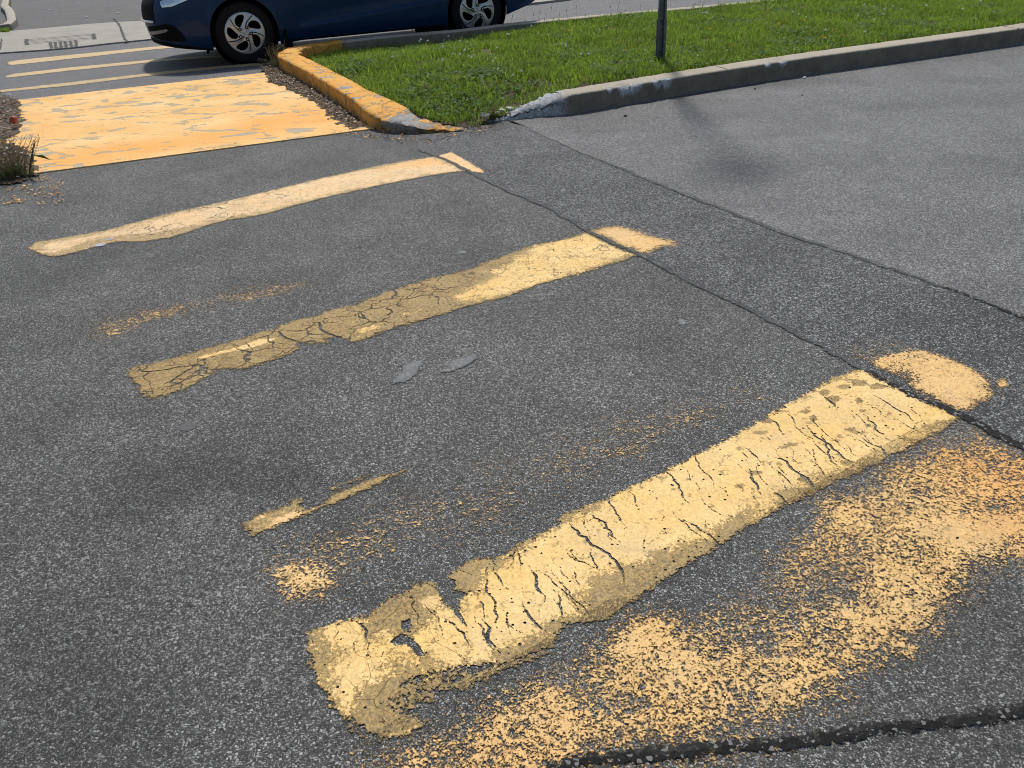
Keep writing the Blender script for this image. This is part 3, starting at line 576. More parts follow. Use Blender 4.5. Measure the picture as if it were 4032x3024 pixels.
seam('road_crack', [(p[0]-.004, p[1]+.010) for p in botP], [.03, .04, .04, .035], .0034, tar_mat('grey_crack_fill', (.035, .034, .034), .7), 'grey filling beside the wide black crack', 8, amp=.5, jg=.006)
# gum, smears
def blob(name, pts, z, mat, label, cat, group=None, sub=6, amp=.006, seed=0):
    pl = jag(pts+[pts[0]], .012, amp, seed)[:-1]
    return tag(poly_sheet(name, pl, z, mat), label, cat, group)
M_smear = tar_mat('grey_smear', (.155, .16, .165), .5, .002)
M_cem = ragged_tar('cement_smear_mat', (.14, .145, .15), .5, .003)
def blob(name, pts, z, mat, label, cat, group=None, seed=0): return marking(name, [(pts, .03, 1.25)], .005, .0035, M_cem, label, cat=cat, group=group)
blob('cement_smear', z5([(1650, 965), (1680, 930), (1720, 900), (1715, 860), (1790, 830), (1840, 820), (1830, 850), (1810, 870), (1800, 900), (1770, 935), (1700, 960)]), .003, M_smear, 'left of two grey smears in the middle of the road', 'smear', 'grey smears on the asphalt', seed=1)
blob('cement_smear', z5([(1955, 895), (2010, 870), (2000, 850), (2060, 815), (2110, 805), (2160, 785), (2180, 800), (2140, 840), (2090, 860), (2050, 880), (1990, 895)]), .003, M_smear, 'right of two grey smears in the middle of the road', 'smear', 'grey smears on the asphalt', seed=2)
def spot(px, py, rx, ry, mat, label, name='gum_spot', cat='gum spot', z=.0016, grp='flattened spots on the asphalt'):
    x, y = G(px, py); r = random.Random(int(px)); pts = [(x+rx*math.cos(a)*r.uniform(.8, 1.1), y+ry*math.sin(a)*r.uniform(.8, 1.1)) for a in np.linspace(0, 2*PI, 15)[:-1]]
    return tag(poly_sheet(name, pts, z, mat), label, cat, grp)
M_gum = plain('grey_gum', (.17, .175, .18), .8, var=.35, vs=60)
spot(1820, 993, .022, .02, M_gum, 'round grey gum spot above the middle of the ochre stripe')
spot(2685, 1268, .014, .028, M_gum, 'pale oval gum spot right of the ochre stripe')
spot(1358, 1573, .010, .016, M_gum, 'small pale gum spot left of the grey smears')
spot(740, 1680, .032, .03, plain('faint_gum', (.085, .085, .09), .8, var=.3, vs=80), 'large faint grey gum spot on the left lane')
spot(2217, 750, .018, .02, M_gum, 'small pale gum spot on the darker strip')
spot(395, 967, .028, .024, plain('blue_gum', (.34, .37, .42), .7), 'bluish grey gum spot on the left end of the peach stripe', z=.0046)
spot(430, 945, .03, .012, plain('blue_gum2', (.30, .33, .38), .7), 'narrow bluish fleck above the gum on the peach stripe', z=.0046)

# ------------------------------------------------------------------ painted slab
def slab_mat():
    N = NT('painted_slab')
    along = N.warp(4, .22, N.scalev(.7, 1.25, 1, -HD2))
    nf = N.noise(6.5, 9, .60, along); n2 = N.noise(1.9, 4, .6, along)
    chips = N.mapr(N.math('ADD', N.math('MULTIPLY', nf, .75), N.math('MULTIPLY', n2, .35)), .612, .616)
    thin = N.mapr(N.math('ADD', N.noise(50, 6, .75, along), N.math('MULTIPLY', N.noise(6, 3), .25)), .765, .775)
    edge = N.attr('edge')
    chips = N.math('MAXIMUM', chips, N.math('MULTIPLY', thin, .8))
    chips = N.math('MAXIMUM', chips, N.mapr(N.math('ADD', edge, N.math('MULTIPLY', N.noise(9, 5, .7), .6)), .78, .8))
    comb = N.n('ShaderNodeTexWave', {'Vector': N.scalev(1, 1, 1, -HD2), 'Scale': 11, 'Distortion': 7, 'Detail': 4}).outputs[1]
    org = N.attr('orange'); on = N.noise(2.2, 4, .6)
    base = N.mix(N.mapr(on, .35, .65), (.76, .42, .11), (.79, .52, .215))
    base = N.mix(N.math('MULTIPLY', org, N.mapr(N.noise(4, 4), .3, .6, .6, 1.0), clamp=True), base, (.80, .36, .06))
    base = N.mix(N.mapr(comb, .0, 1, 0, .03), base, (.6, .38, .15))
    base = N.mix(N.mapr(N.noise(25, 6, .75), .50, .72, 0, .45), base, (.60, .36, .14))
    cc = N.mix(N.mapr(N.noise(60, 3), .3, .7), (.35, .285, .175), (.44, .37, .24))
    c = N.mix(chips, base, cc)
    h = N.math('SUBTRACT', N.math('ADD', N.math('MULTIPLY', comb, .03), N.math('MULTIPLY', N.noise(80, 3), .15)), chips)
    return N.end(N.pbsdf(c, .6, normal=N.bump(h, .0045, 1.0), spec=.35))
slab_poly = [slabF0, G(500, 640), G(900, 582), G(1180, 545), slabF1, G(1300, 420), G(1185, 340), slabB1, (G(550, 337)), slabB0, G(20, 400), (slabF0[0]-1.6, slabF0[1]+1.2), (slabF0[0]-.3, slabF0[1]-.1)]
F0 = np.array(slabF0)-1.1*np.array([c2, s2]); nu, nv = 160, 120
W_ = 4.3; Hh = 2.88
P = []; og = []; ed = []
lo = gz([(280, 1250), (900, 1130), (1350, 1090), (1500, 1060), (1800, 1020), (1950, 940), (2212, 900), (2600, 850), (2750, 960), (2212, 1060), (1900, 1110), (1400, 1200), (1100, 1240), (800, 1300), (400, 1340)], 0, 0, 2.0109)
lo2 = gz([(150, 780), (200, 900), (560, 900), (620, 1060), (350, 1100), (280, 1360), (120, 1100)], 0, 0, 2.0109)
for j in range(nv+1):
    for i in range(nu+1):
        a, b = i/nu*W_, j/nv*Hh
        P.append((F0[0]+a*c2-b*s2, F0[1]+a*s2+b*c2))
P = np.array(P)
og = np.maximum(np.clip(.5-sdf(P, lo)/.28, 0, 1), .5*np.clip(.5-sdf(P, lo2)/.5, 0, 1))
lcl = (P-F0)@np.array([[c2, -s2], [s2, c2]])
edg = np.clip(1-(lcl[:, 0]-1.05)/.35, 0, 1)*.42+np.clip((lcl[:, 0]-3.55)/.6, 0, 1)*.3
eb = (np.minimum(lcl[:, 1], Hh-lcl[:, 1]) < .02)*.35
zz = np.full(len(P), .008)
idx = np.arange((nu+1)*(nv+1)).reshape(nv+1, nu+1)
q = np.stack([idx[:-1, :-1], idx[:-1, 1:], idx[1:, 1:], idx[1:, :-1]], -1).reshape(-1, 4)
V = np.concatenate([P, zz[:, None]], 1).tolist(); fs = q.tolist()
# skirt
ring = list(idx[0, :])+list(idx[1:, -1])+list(idx[-1, -2::-1])+list(idx[-2:0:-1, 0])
nb = len(V); V += [[V[k][0], V[k][1], -.02] for k in ring]; m = len(ring)
fs += [[ring[k], nb+k, nb+(k+1) % m, ring[(k+1) % m]] for k in range(m)]
og = np.append(og, np.zeros(m)); edg = np.append(edg+eb, np.full(m, 1.0))
tag(mesh_obj('median_slab', V, fs, slab_mat(), attrs={'orange': og, 'edge': edg}), 'peeling orange and peach painted concrete slab between the kerbs', kind='structure')

# ------------------------------------------------------------------ KERBS
def yellow_kerb_mat():
    N = NT('peeling_kerb_paint')
    n1 = N.noise(7, 6, .7); n2 = N.noise(26, 5, .7); bare = N.attr('bare')
    t = N.math('ADD', N.math('ADD', N.math('MULTIPLY', n1, .6), N.math('MULTIPLY', n2, .45)), bare)
    chips = N.mapr(t, .588, .60)
    vd = N.vor(6, N.warp(8, .15), 'DISTANCE_TO_EDGE').outputs[0]
    crk = N.math('MULTIPLY', N.mapr(vd, .016, .004), N.mapr(N.noise(4, 3), .45, .6))
    paint = N.mix(N.mapr(N.noise(5, 4), .35, .65), (.74, .33, .04), (.76, .42, .09))
    paint = N.mix(N.mapr(N.noise(40, 4, .7), .55, .8, 0, .5), paint, (.5, .25, .05))
    cc = N.mix(N.mapr(N.noise(70, 3), .3, .7), (.22, .22, .22), (.40, .40, .38))
    c = N.mix(chips, paint, cc); c = N.mix(N.mapr(N.noise(55, 5, .75), .52, .68, 0, .35), c, (.30, .17, .07)); c = N.mix(N.math('MULTIPLY', crk, .75), c, (.10, .06, .03))
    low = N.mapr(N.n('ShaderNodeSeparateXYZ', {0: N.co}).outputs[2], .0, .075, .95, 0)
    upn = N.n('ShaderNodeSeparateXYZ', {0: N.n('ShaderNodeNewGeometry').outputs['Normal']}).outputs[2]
    c = N.mix(N.math('MULTIPLY', N.mapr(upn, .7, .3, 0, .6), N.mapr(N.noise(12, 6, .75), .35, .6)), c, (.33, .16, .035))  # shade of the upright faces painted in as mottled brown
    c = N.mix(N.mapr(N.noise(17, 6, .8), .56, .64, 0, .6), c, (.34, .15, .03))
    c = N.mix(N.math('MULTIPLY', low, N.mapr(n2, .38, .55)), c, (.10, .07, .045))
    h = N.math('ADD', N.math('MULTIPLY', chips, -.7), N.math('ADD', N.math('MULTIPLY', N.noise(90, 4, .7), .5), N.math('MULTIPLY', crk, -.8)))
    return N.end(N.pbsdf(c, .7, normal=N.bump(h, .013, 1.0), spec=.3))
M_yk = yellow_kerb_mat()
def grey_kerb_mat():
    N = NT('kerb_concrete'); n1 = N.noise(2.5, 6, .65); n2 = N.noise(140, 4, .7); n3 = N.noise(11, 5, .7); rg = N.attr('bare')
    c = N.mix(N.mapr(n1, .3, .7), (.35, .31, .245), (.46, .41, .33)); c = N.mix(N.mapr(n2, .4, .7, 0, .4), c, (.20, .19, .16))
    c = N.mix(N.mapr(n3, .6, .75, 0, .4), c, (.16, .12, .08))
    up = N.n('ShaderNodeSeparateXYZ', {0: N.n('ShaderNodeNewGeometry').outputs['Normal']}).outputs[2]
    c = N.mix(N.mapr(up, .75, .4, 0, .85), c, N.mix(N.mapr(N.noise(8, 5, .75), .35, .65), (.095, .082, .064), (.20, .175, .135)))      # shade painted into the side by normal, top left pale
    c = N.mix(N.mapr(rg, .2, .8), c, N.mix(N.mapr(N.noise(60, 4, .7), .35, .65), (.20, .21, .22), (.52, .54, .56)))
    h = N.math('ADD', n2, N.math('ADD', n3, N.math('MULTIPLY', rg, N.noise(45, 5, .75))))
    return N.end(N.pbsdf(c, .85, normal=N.bump(h, .004, 1.0), spec=.3))
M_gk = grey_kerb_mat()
def resample(pl, step):
    out = [pl[0]]
    for a, b in zip(pl[:-1], pl[1:]):
        L = math.dist(a, b); n = max(1, round(L/step))
        out += [tuple(a[k]+(b[k]-a[k])*i/n for k in range(len(a))) for i in range(1, n+1)]
    return out
def smooth_pl(pl, it=2):
    for _ in range(it):
        q = [pl[0]]
        for a, b in zip(pl[:-1], pl[1:]):
            q += [tuple(a[k]*.75+b[k]*.25 for k in range(len(a))), tuple(a[k]*.25+b[k]*.75 for k in range(len(a)))]
        pl = q+[pl[-1]]
    return pl
def kerb(name, path, mat, label, step=.014, rough=.0015, barespots=(), noseR=0.0, chips=(), far=False):
    """path: (x_outer, y_outer, width, height, roughness), the kerb lies to the left of the direction of travel"""
    pl = resample(path, step); n = len(pl); V = []; bare = []
    tpl = [(0, -.05), (0, 0), (0, .35), (0, .7), (0, .88), (.025, .965), (.08, 1.0), (.3, 1.0), (.6, 1.0), (.92, 1.0), (.975, .96), (1, .85), (1, .4), (1, -.05)]
    m = len(tpl)
    for i, p in enumerate(pl):
        a = pl[max(0, i-2)]; b = pl[min(n-1, i+2)]; L = math.hypot(b[0]-a[0], b[1]-a[1])+1e-9; nx, ny = -(b[1]-a[1])/L, (b[0]-a[0])/L
        wd, hh, rg = p[2], p[3], p[4]
        for u, v in tpl:
            x, y, z = p[0]+nx*wd*u, p[1]+ny*wd*u, (hh*v if v > 0 else -.04)
            if rg > .05:     # rounded, broken
                cu = 1-(2*u-1)**2*.0
                z -= rg*hh*.35*max(0, (.35-u)/.35)**1.5 if v >= .85 else 0
            k = rough+rg*.010
            nv_ = mnoise.noise_vector(Vector((x*28, y*28, z*28)))*k + mnoise.noise_vector(Vector((x*9, y*9, z*9)))*k*1.2
            br = rg
            for (bx, by, bz, br_) in barespots:
                d = math.dist((x, y, z), (bx, by, bz))+mnoise.noise(Vector((x*20, y*20, z*20)))*.03
                br = max(br, min(1, max(0, (br_-d)/.02+.5)))
            for (bx, by, bz, br_) in chips:
                d = math.dist((x, y, z), (bx, by, bz))
                if d < br_:
                    e = (1-d/br_); x += nx*.02*e*(1-u); y += ny*.02*e*(1-u); z -= .018*e*(v > .8); br = max(br, min(1, e*3))
            if br > .5: nv_ = nv_+(mnoise.noise_vector(Vector((x*45, y*45, z*45)))*.010+mnoise.noise_vector(Vector((x*18, y*18, z*18)))*.008)*(br if v > 0 else 0)
            V.append((x+nv_.x, y+nv_.y, z+nv_.z*(v > 0)+(zs(p[0], p[1]) if far else 0))); bare.append(br)
    F = [(i*m+j, (i+1)*m+j, (i+1)*m+j+1, i*m+j+1) for i in range(n-1) for j in range(m-1)]
    F += [tuple(range(m)), tuple((n-1)*m+j for j in reversed(range(m)))]
    o = mesh_obj(name, V, F, mat, smooth=True, attrs={'bare': bare}); return o, label
# yellow kerb: from the back corner down to the nose
ok = [(-2.22, 9.50), (-2.30, 9.33), (-2.02, 8.80), (-1.80, 8.36), (-1.45, 7.64), (-1.25, 7.19)]
KH = .15
path = [(x, y, .215, KH, 0) for x, y in ok]
path = smooth_pl(path, 1)
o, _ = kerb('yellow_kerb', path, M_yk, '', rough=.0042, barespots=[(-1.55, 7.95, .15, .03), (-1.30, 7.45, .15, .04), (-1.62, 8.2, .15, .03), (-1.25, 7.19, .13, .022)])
tag(o, 'peeling yellow painted kerb beside the slab, straight length', 'kerb')
nose = [(-1.243, 7.17, .225, .152, .0), (-1.12, 6.90, .25, .150, .03), (-1.02, 6.66, .30, .135, .12), (-.90, 6.50, .30, .115, .3), (-.74, 6.40, .27, .085, .5), (-.58, 6.37, .20, .055, .6), (-.42, 6.37, .13, .028, .6), (-.26, 6.38, .08, .008, .5)]
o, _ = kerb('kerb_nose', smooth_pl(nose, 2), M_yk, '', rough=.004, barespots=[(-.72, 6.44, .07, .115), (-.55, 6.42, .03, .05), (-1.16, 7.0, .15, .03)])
a_ = o.data.attributes['bare']; vals = np.empty(len(o.data.vertices), np.float32); a_.data.foreach_get('value', vals)
a_.data.foreach_set('value', np.where(vals > .7, vals, vals*.12).astype(np.float32))
tag(o, 'broken yellow kerb nose sloping into the asphalt with a bare grey patch', 'kerb')
# grey right kerb
gk = [(-.12, 6.60, .05, .006, .9), (.03, 6.62, .08, .03, 1), (.18, 6.67, .11, .06, 1), (.30, 6.70, .14, .095, 1), (.42, 6.72, .17, .13, .95), (.50, 6.72, .19, .147, .6), (.58, 6.745, .20, KH, .15), (.70, 6.79, .205, KH, 0), (1.2, 7.03, .21, KH, 0), (1.7, 7.27, .21, KH, 0), (2.30, 7.53, .215, KH, 0), (2.95, 7.79, .215, KH, 0), (3.60, 8.03, .215, KH, 0), (4.4, 8.33, .215, KH, 0), (5.16, 8.62, .215, KH, 0), (7, 9.3, .215, KH, 0), (12, 11.2, .215, KH, 0)]
chips_ = [(1.02, 6.94, .15, .07), (1.08, 6.97, .14, .07), (1.14, 7.0, .15, .06), (1.32, 7.09, .15, .06), (1.40, 7.13, .14, .06), (2.35, 7.55, .15, .04), (2.50, 7.61, .15, .055), (.9, 6.89, .15, .03)]
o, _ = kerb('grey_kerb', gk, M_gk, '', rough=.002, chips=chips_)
tag(o, 'pale concrete kerb with a chipped edge along the right lane', 'kerb')
mb = MB(); jp = G(4008, 112, KH); a_j = math.atan2(.29, .76)
for (jx, jy) in (jp, (1.95, 7.40)):
    mb.box((jx-math.sin(a_j)*.10, jy+math.cos(a_j)*.10, KH/2), (.006, .222, KH+.004), a_j)
jo = mb.build('kerb_joint', M_dark, o)
# back kerb
bk = [G(1130, 196, KH), G(1200, 182, KH), G(1325, 166, KH), G(1540, 143, KH), G(1800, 121, KH), G(2000, 97, KH), G(2300, 68, KH), G(2700, 32, KH), G(3100, -6, KH), G(4000, -80, KH)]
bk = bk+[(bk[-1][0]+6*math.cos(.30), bk[-1][1]+6*math.sin(.30))]
bpl = [(x, y, .16, KH, 0) for x, y in reversed(bk)]
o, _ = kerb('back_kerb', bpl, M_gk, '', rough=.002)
tag(o, 'grey concrete kerb at the back of the grass island beside the car', 'kerb')
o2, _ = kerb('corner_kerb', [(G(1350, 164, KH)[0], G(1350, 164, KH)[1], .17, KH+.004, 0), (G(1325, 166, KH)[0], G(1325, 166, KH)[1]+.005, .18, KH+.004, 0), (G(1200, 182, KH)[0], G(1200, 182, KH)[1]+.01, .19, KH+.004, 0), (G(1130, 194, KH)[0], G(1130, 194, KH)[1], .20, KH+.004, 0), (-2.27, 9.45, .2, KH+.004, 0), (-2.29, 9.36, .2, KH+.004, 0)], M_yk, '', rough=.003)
tag(o2, 'peeling yellow painted corner of the back kerb behind the car wheel', 'kerb')

# ------------------------------------------------------------------ GRASS ISLAND
isl = [(-2.12, 9.42), (-1.62, 8.42), (-1.26, 7.70), (-1.06, 7.25), (-.92, 6.98), (-.72, 6.76), (-.42, 6.52), (-.2, 6.47), (0.0, 6.62), (.25, 6.80), (.45, 6.90), (.62, 6.97), (1.15, 7.22), (2.24, 7.73), (3.54, 8.23), (5.1, 8.82), (7, 9.5), (12, 11.4)] + [(p[0]+.05, p[1]-.16) for p in reversed(bk)]
def ground_z(P):
    x, y = P[:, 0], P[:, 1]
    d = np.hypot(x+.2, y-6.45)
    z = .008+.127*np.clip((d-.08)/1.0, 0, 1)
    # lower toward the back left kerb
    b = np.clip((y-(9.45+(x+2)*.27)+.9)/.9, 0, 1)*np.clip((1.6-x)/2.2, 0, 1)
    return z-.105*b+.010*np.sin(x*2.1)*np.cos(y*1.7)
cell = .06
mn = np.array([-2.3, 6.3]); nx, ny = int(14.5/cell), int(9/cell)
gx, gy = np.meshgrid(mn[0]+np.arange(nx)*cell, mn[1]+np.arange(ny)*cell); P = np.stack([gx.ravel(), gy.ravel()], 1)
dd = sdf(P, isl); zz = ground_z(P)
idx = np.arange(nx*ny).reshape(ny, nx); q = np.stack([idx[:-1, :-1], idx[:-1, 1:], idx[1:, 1:], idx[1:, :-1]], -1).reshape(-1, 4); q = q[dd[q].max(1) < .03]
u_, iv = np.unique(q, return_inverse=True)
M_soil = concrete('island_soil', base=(.075, .055, .035), var=.3, bump=.01, stain=.5)
tag(mesh_obj('island_soil', np.concatenate([P[u_], (zz[u_]-.004)[:, None]], 1), iv.reshape(-1, 4), M_soil, smooth=True), 'brown soil of the median island under the grass', kind='structure')

def grass_mat(name, c1, c2_, trans=.5):
    N = NT(name); r = N.attr('rnd'); t = N.attr('tip')
    c = N.mix(r, c1, c2_); c = N.mix(N.mapr(N.noise(1.6, 5, .65), .48, .66, 0, .35), c, (.12, .13, .035)); c = N.mix(N.math('MULTIPLY', t, .40), c, (.36, .46, .09))  # paler tips leave the blade bases darker, occlusion put into the colour
    dry = N.mapr(r, .93, .97); c = N.mix(dry, c, (.42, .36, .14))
    d = N.pbsdf(c, .62, spec=.2); tr = N.n('ShaderNodeBsdfTranslucent', {'Color': N.mix(.5, c, (.27, .40, .04))})
    mx = N.n('ShaderNodeMixShader', {0: trans, 1: d.outputs[0], 2: tr.outputs[0]}); return N.end(mx)
M_grass = grass_mat('grass_blades', (.030, .095, .010), (.28, .43, .045))
def sample_island(n, lo=(-2.3, 6.3), hi=(11, 13.5)):
    P = np.stack([rng.uniform(lo[0], hi[0], n*2), rng.uniform(lo[1], hi[1], n*2)], 1)
    keep = sdf(P, isl) < -.012; P = P[keep]
    # in (or near) the view
    q = (P[:, :2])
    vx = np.array([CM.col[0][0], CM.col[0][1]])
    return P[:n]
def blades(P, hmin, hmax, wmin, wmax, lean=.6, zf=ground_z, seed=1, hfac=None):
    r = np.random.default_rng(seed); n = len(P); z = zf(P)
    az = r.uniform(0, 2*PI, n); h = r.uniform(hmin, hmax, n); wd = r.uniform(wmin, wmax, n); ln = r.uniform(.15, lean, n)*h; fa = r.uniform(0, 2*PI, n)
    if hfac is not None: h = h*hfac; ln = ln*hfac
    base = np.stack([P[:, 0], P[:, 1], z-.005], 1); dx = np.stack([np.cos(az), np.sin(az), 0*az], 1); sx = np.stack([np.cos(fa), np.sin(fa), 0*fa], 1)
    up = np.array([0, 0, 1.0])
    m1 = base+dx*(ln*.25)[:, None]+up*(h*.55)[:, None]; tp = base+dx*ln[:, None]*1.15+up*(h*(.95-.25*ln/h))[:, None]
    w2 = (wd/2)[:, None]
    V = np.stack([base-sx*w2, base+sx*w2, m1+sx*w2*.85, m1-sx*w2*.85, tp], 1).reshape(-1, 3)
    b = np.arange(n)*5
    F = np.concatenate([np.stack([b, b+1, b+2], 1), np.stack([b, b+2, b+3], 1), np.stack([b+3, b+2, b+4], 1)])
    cl = np.array([mnoise.noise(Vector((p[0]*1.7, p[1]*1.7, 3))) for p in P[::1]])
    rn = np.clip(r.uniform(0, 1, n)*.65+.28+cl*.55, 0, 1); rn = np.where(r.uniform(0, 1, n) < .035, 1.0, np.minimum(rn, .92))
    rnd = np.repeat(rn, 5); tip = np.tile([0, 0, .5, .5, 1], n)
    return V, F, rnd, tip
def inview(P, margin=.15):
    q = np.concatenate([P, np.full((len(P), 1), .12)], 1)-np.array([0, 0, CH]); q = q@np.array(CM)
    u = FPX*q[:, 0]/-q[:, 2]/4032; v = FPX*q[:, 1]/-q[:, 2]/3024
    return (np.abs(u) < .5+margin) & (np.abs(v) < .5+margin)
P1 = sample_island(170000); hf = .55+.9*np.clip(np.array([mnoise.noise(Vector((p[0]*2.6, p[1]*2.6, 9)))+.45 for p in P1]), 0, 1)
bald = np.array([mnoise.noise(Vector((p[0]*5, p[1]*5, 31))) for p in P1]); dn = np.hypot(P1[:, 0]+.15, P1[:, 1]-6.5)
keepm = (bald < .42) & ((dn > .16) | (bald < -.1)); iv_ = inview(P1); rr = rng.uniform(0, 1, len(P1)); keepm &= (iv_ | (rr < .12))
P1 = P1[keepm]; hf = hf[keepm]
V, F, rnd, tip = blades(P1, .03, .085, .004, .0095, 1.3, hfac=hf)
_bz = .12-ground_z(P1)
P2 = sample_island(9000); P2 = P2[inview(P2)]
V2, F2_, rnd2, tip2 = blades(P2, .06, .12, .007, .012, 1.4, seed=4)
F = np.concatenate([F, F2_+len(V)]); V = np.concatenate([V, V2]); rnd = np.concatenate([rnd, np.clip(rnd2+.25, 0, .92)]); tip = np.concatenate([tip, tip2])
tag(mesh_obj('grass', V, F, M_grass, attrs={'rnd': rnd, 'tip': tip}), 'sunlit bright green lawn grass covering the median island', 'grass', kind='stuff')
# clover leaves as ground cover
def clover_leaves(n, seed):
    r = np.random.default_rng(seed); C = sample_island(700); cl = C[:90]
    pts = []; 
    for c in cl: pts.append(c+r.normal(0, .13, (n//90, 2)))
    P = np.concatenate(pts); P = P[sdf(P, isl) < -.03]; V = []; F = []; z = ground_z(P)+r.uniform(.02, .045, len(P))
    rn = []
    for i, p in enumerate(P):
        a0 = r.uniform(0, 2*PI); sz = r.uniform(.006, .011); tx, ty = r.uniform(-.4, .4, 2)
        for k in range(3):
            a = a0+k*2*PI/3; b = len(V); cx, cy = p[0]+math.cos(a)*sz, p[1]+math.sin(a)*sz
            for j in range(6):
                t = 2*PI*j/6; x, y = cx+math.cos(t)*sz*.95, cy+math.sin(t)*sz*.95; V.append((x, y, z[i]+(x-p[0])*tx+(y-p[1])*ty)); rn.append(.25)
            F.append(tuple(range(b, b+6)))
    return V, F, rn
V, F, rn = clover_leaves(9000, 5)
M_clover = grass_mat('clover_leaf', (.022, .085, .015), (.06, .16, .025), .25)
tag(mesh_obj('clover_leaves', V, F, M_clover, attrs={'rnd': rn, 'tip': [0]*len(rn)}), 'dark green clover leaves low in the lawn', 'clover', kind='stuff')

def gzp(px, py, zz=None):
    for _ in range(3):
        z = ground_z(np.array([G(px, py, zz if zz is not None else .12)]))[0]; zz = z+.03
    x, y = G(px, py, zz); return x, y, z
M_white = plain('clover_white', (.88, .88, .82), .8); M_stem = plain('green_stem', (.10, .18, .04), .6); M_yel = plain('dandelion_yellow', (.80, .55, .02), .6)
# white clover blossoms
def ball(mb, c, r, n=7, sq=1.0):
    prof = [(r*math.sin(PI*k/5), -r*sq*math.cos(PI*k/5)) for k in range(6)]; mb.lathe(prof, n, 'z', c)
fl = empty('clover_flower'); mb = MB(); mb.tube([(0, 0, 0), (.003, 0, .05)], .0012, 4); mb.build('stem', M_stem, fl)
mb = MB(); r_ = random.Random(3)
for k in range(26):
    a, e = r_.uniform(0, 2*PI), r_.uniform(-.5, 1.5); v = Vector((math.cos(a)*math.cos(e), math.sin(a)*math.cos(e), math.sin(e))); c0 = Vector((.003, 0, .056))
    mb.tube([c0+v*.003, c0+v*.0095], [.0022, .0012], 4)
mb.build('blossom', M_white, fl)
def copy_tree(o):
    c = o.copy(); COL.objects.link(c)
    for ch in list(o.children):
        d = ch.copy(); COL.objects.link(d); d.parent = c
        for g in list(ch.children):
            e = g.copy(); COL.objects.link(e); e.parent = d
    return c
cf_px = []
r_ = random.Random(12)
clusters = [(1660, 160, 40), (1900, 270, 110), (1800, 235, 90), (1600, 170, 70), (1700, 190, 90), (2060, 110, 70), (2140, 95, 40), (2900, 55, 120), (3350, 50, 130), (3450, 40, 90), (3700, 30, 120), (2220, 205, 30), (3800, 60, 80), (1950, 180, 80), (2800, 40, 50), (1870, 240, 50), (3300, 60, 60)]
for cx, cy, s_ in clusters:
    for k in range(4): cf_px.append((cx+r_.gauss(0, s_), cy+r_.gauss(0, s_*.25)))
for k in range(30): cf_px.append((r_.uniform(1500, 4000), r_.uniform(20, 330)))
first = True; spots_ = []
for px, py in cf_px:
    x, y, z = gzp(px, py)
    if sdf(np.array([(x, y)]), isl)[0] > -.04: continue
    o = fl if first else copy_tree(fl); first = False
    s_ = r_.uniform(.85, 1.4); o.location = (x, y, z+.012); o.rotation_euler = (r_.uniform(-.3, .3), r_.uniform(-.3, .3), r_.uniform(0, 6)); o.scale = (s_,)*3
    tag(o, 'small white clover blossom standing in the green lawn', 'clover flower', 'white clover blossoms in the lawn')
# dandelions
dl = empty('dandelion_flower'); mb = MB(); mb.tube([(0, 0, 0), (.004, .002, .06)], .0016, 5); mb.build('stem', M_stem, dl)
mb = MB(); r2_ = random.Random(5)
for k in range(34):
    a = r2_.uniform(0, 2*PI); e = r2_.uniform(.05, .9); L = r2_.uniform(.010, .017); ux, uy, uz = math.cos(a)*math.cos(e), math.sin(a)*math.cos(e), math.sin(e); tx, ty = -math.sin(a)*.0025, math.cos(a)*.0025
    mb.add([(.004, .002, .061), (.004+ux*L*.6+tx, .002+uy*L*.6+ty, .061+uz*L*.6), (.004+ux*L, .002+uy*L, .061+uz*L), (.004+ux*L*.6-tx, .002+uy*L*.6-ty, .061+uz*L*.6)], [(0, 1, 2, 3)])
mb.build('petals', M_yel, dl)
dpx = [((1668, 163), 'yellow dandelion near the back kerb behind the island corner'), ((2240, 141), 'yellow dandelion at the left of the lawn, left of the post'), ((2475, 200), 'yellow dandelion just left of the post, upper of a close pair'), ((2456, 217), 'yellow dandelion just left of the post, lower of a close pair'),
       ((3024, 48), 'yellow dandelion high in the lawn right of the post'), ((3055, 88), 'yellow dandelion below the highest one right of the post'), ((3065, 108), 'yellow dandelion, lowest of three right of the post'), ((3160, 95), 'lone pale yellow dandelion between two groups right of the post'), ((2783, 127), 'yellow dandelion nearest the post on its right side'),
       ((3235, 155), 'yellow dandelion in the right group, its left flower'), ((3240, 163), 'yellow dandelion in the right group, its lowest flower'), ((3285, 128), 'yellow dandelion in the right group, its top flower'), ((3318, 160), 'yellow dandelion in the right group near the kerb'), ((2892, 203), 'tiny yellow dandelion close to the kerb right of the post')]
for k, ((px, py), lab) in enumerate(dpx):
    x, y, z = gzp(px, py); o = dl if k == 0 else copy_tree(dl)
    o.location = (x, y, z); o.rotation_euler = (r_.uniform(-.5, .2), r_.uniform(-.3, .3), r_.uniform(0, 6)); o.scale = (r_.uniform(.9, 1.3),)*3
    tag(o, lab, 'dandelion', 'yellow dandelions in the lawn')
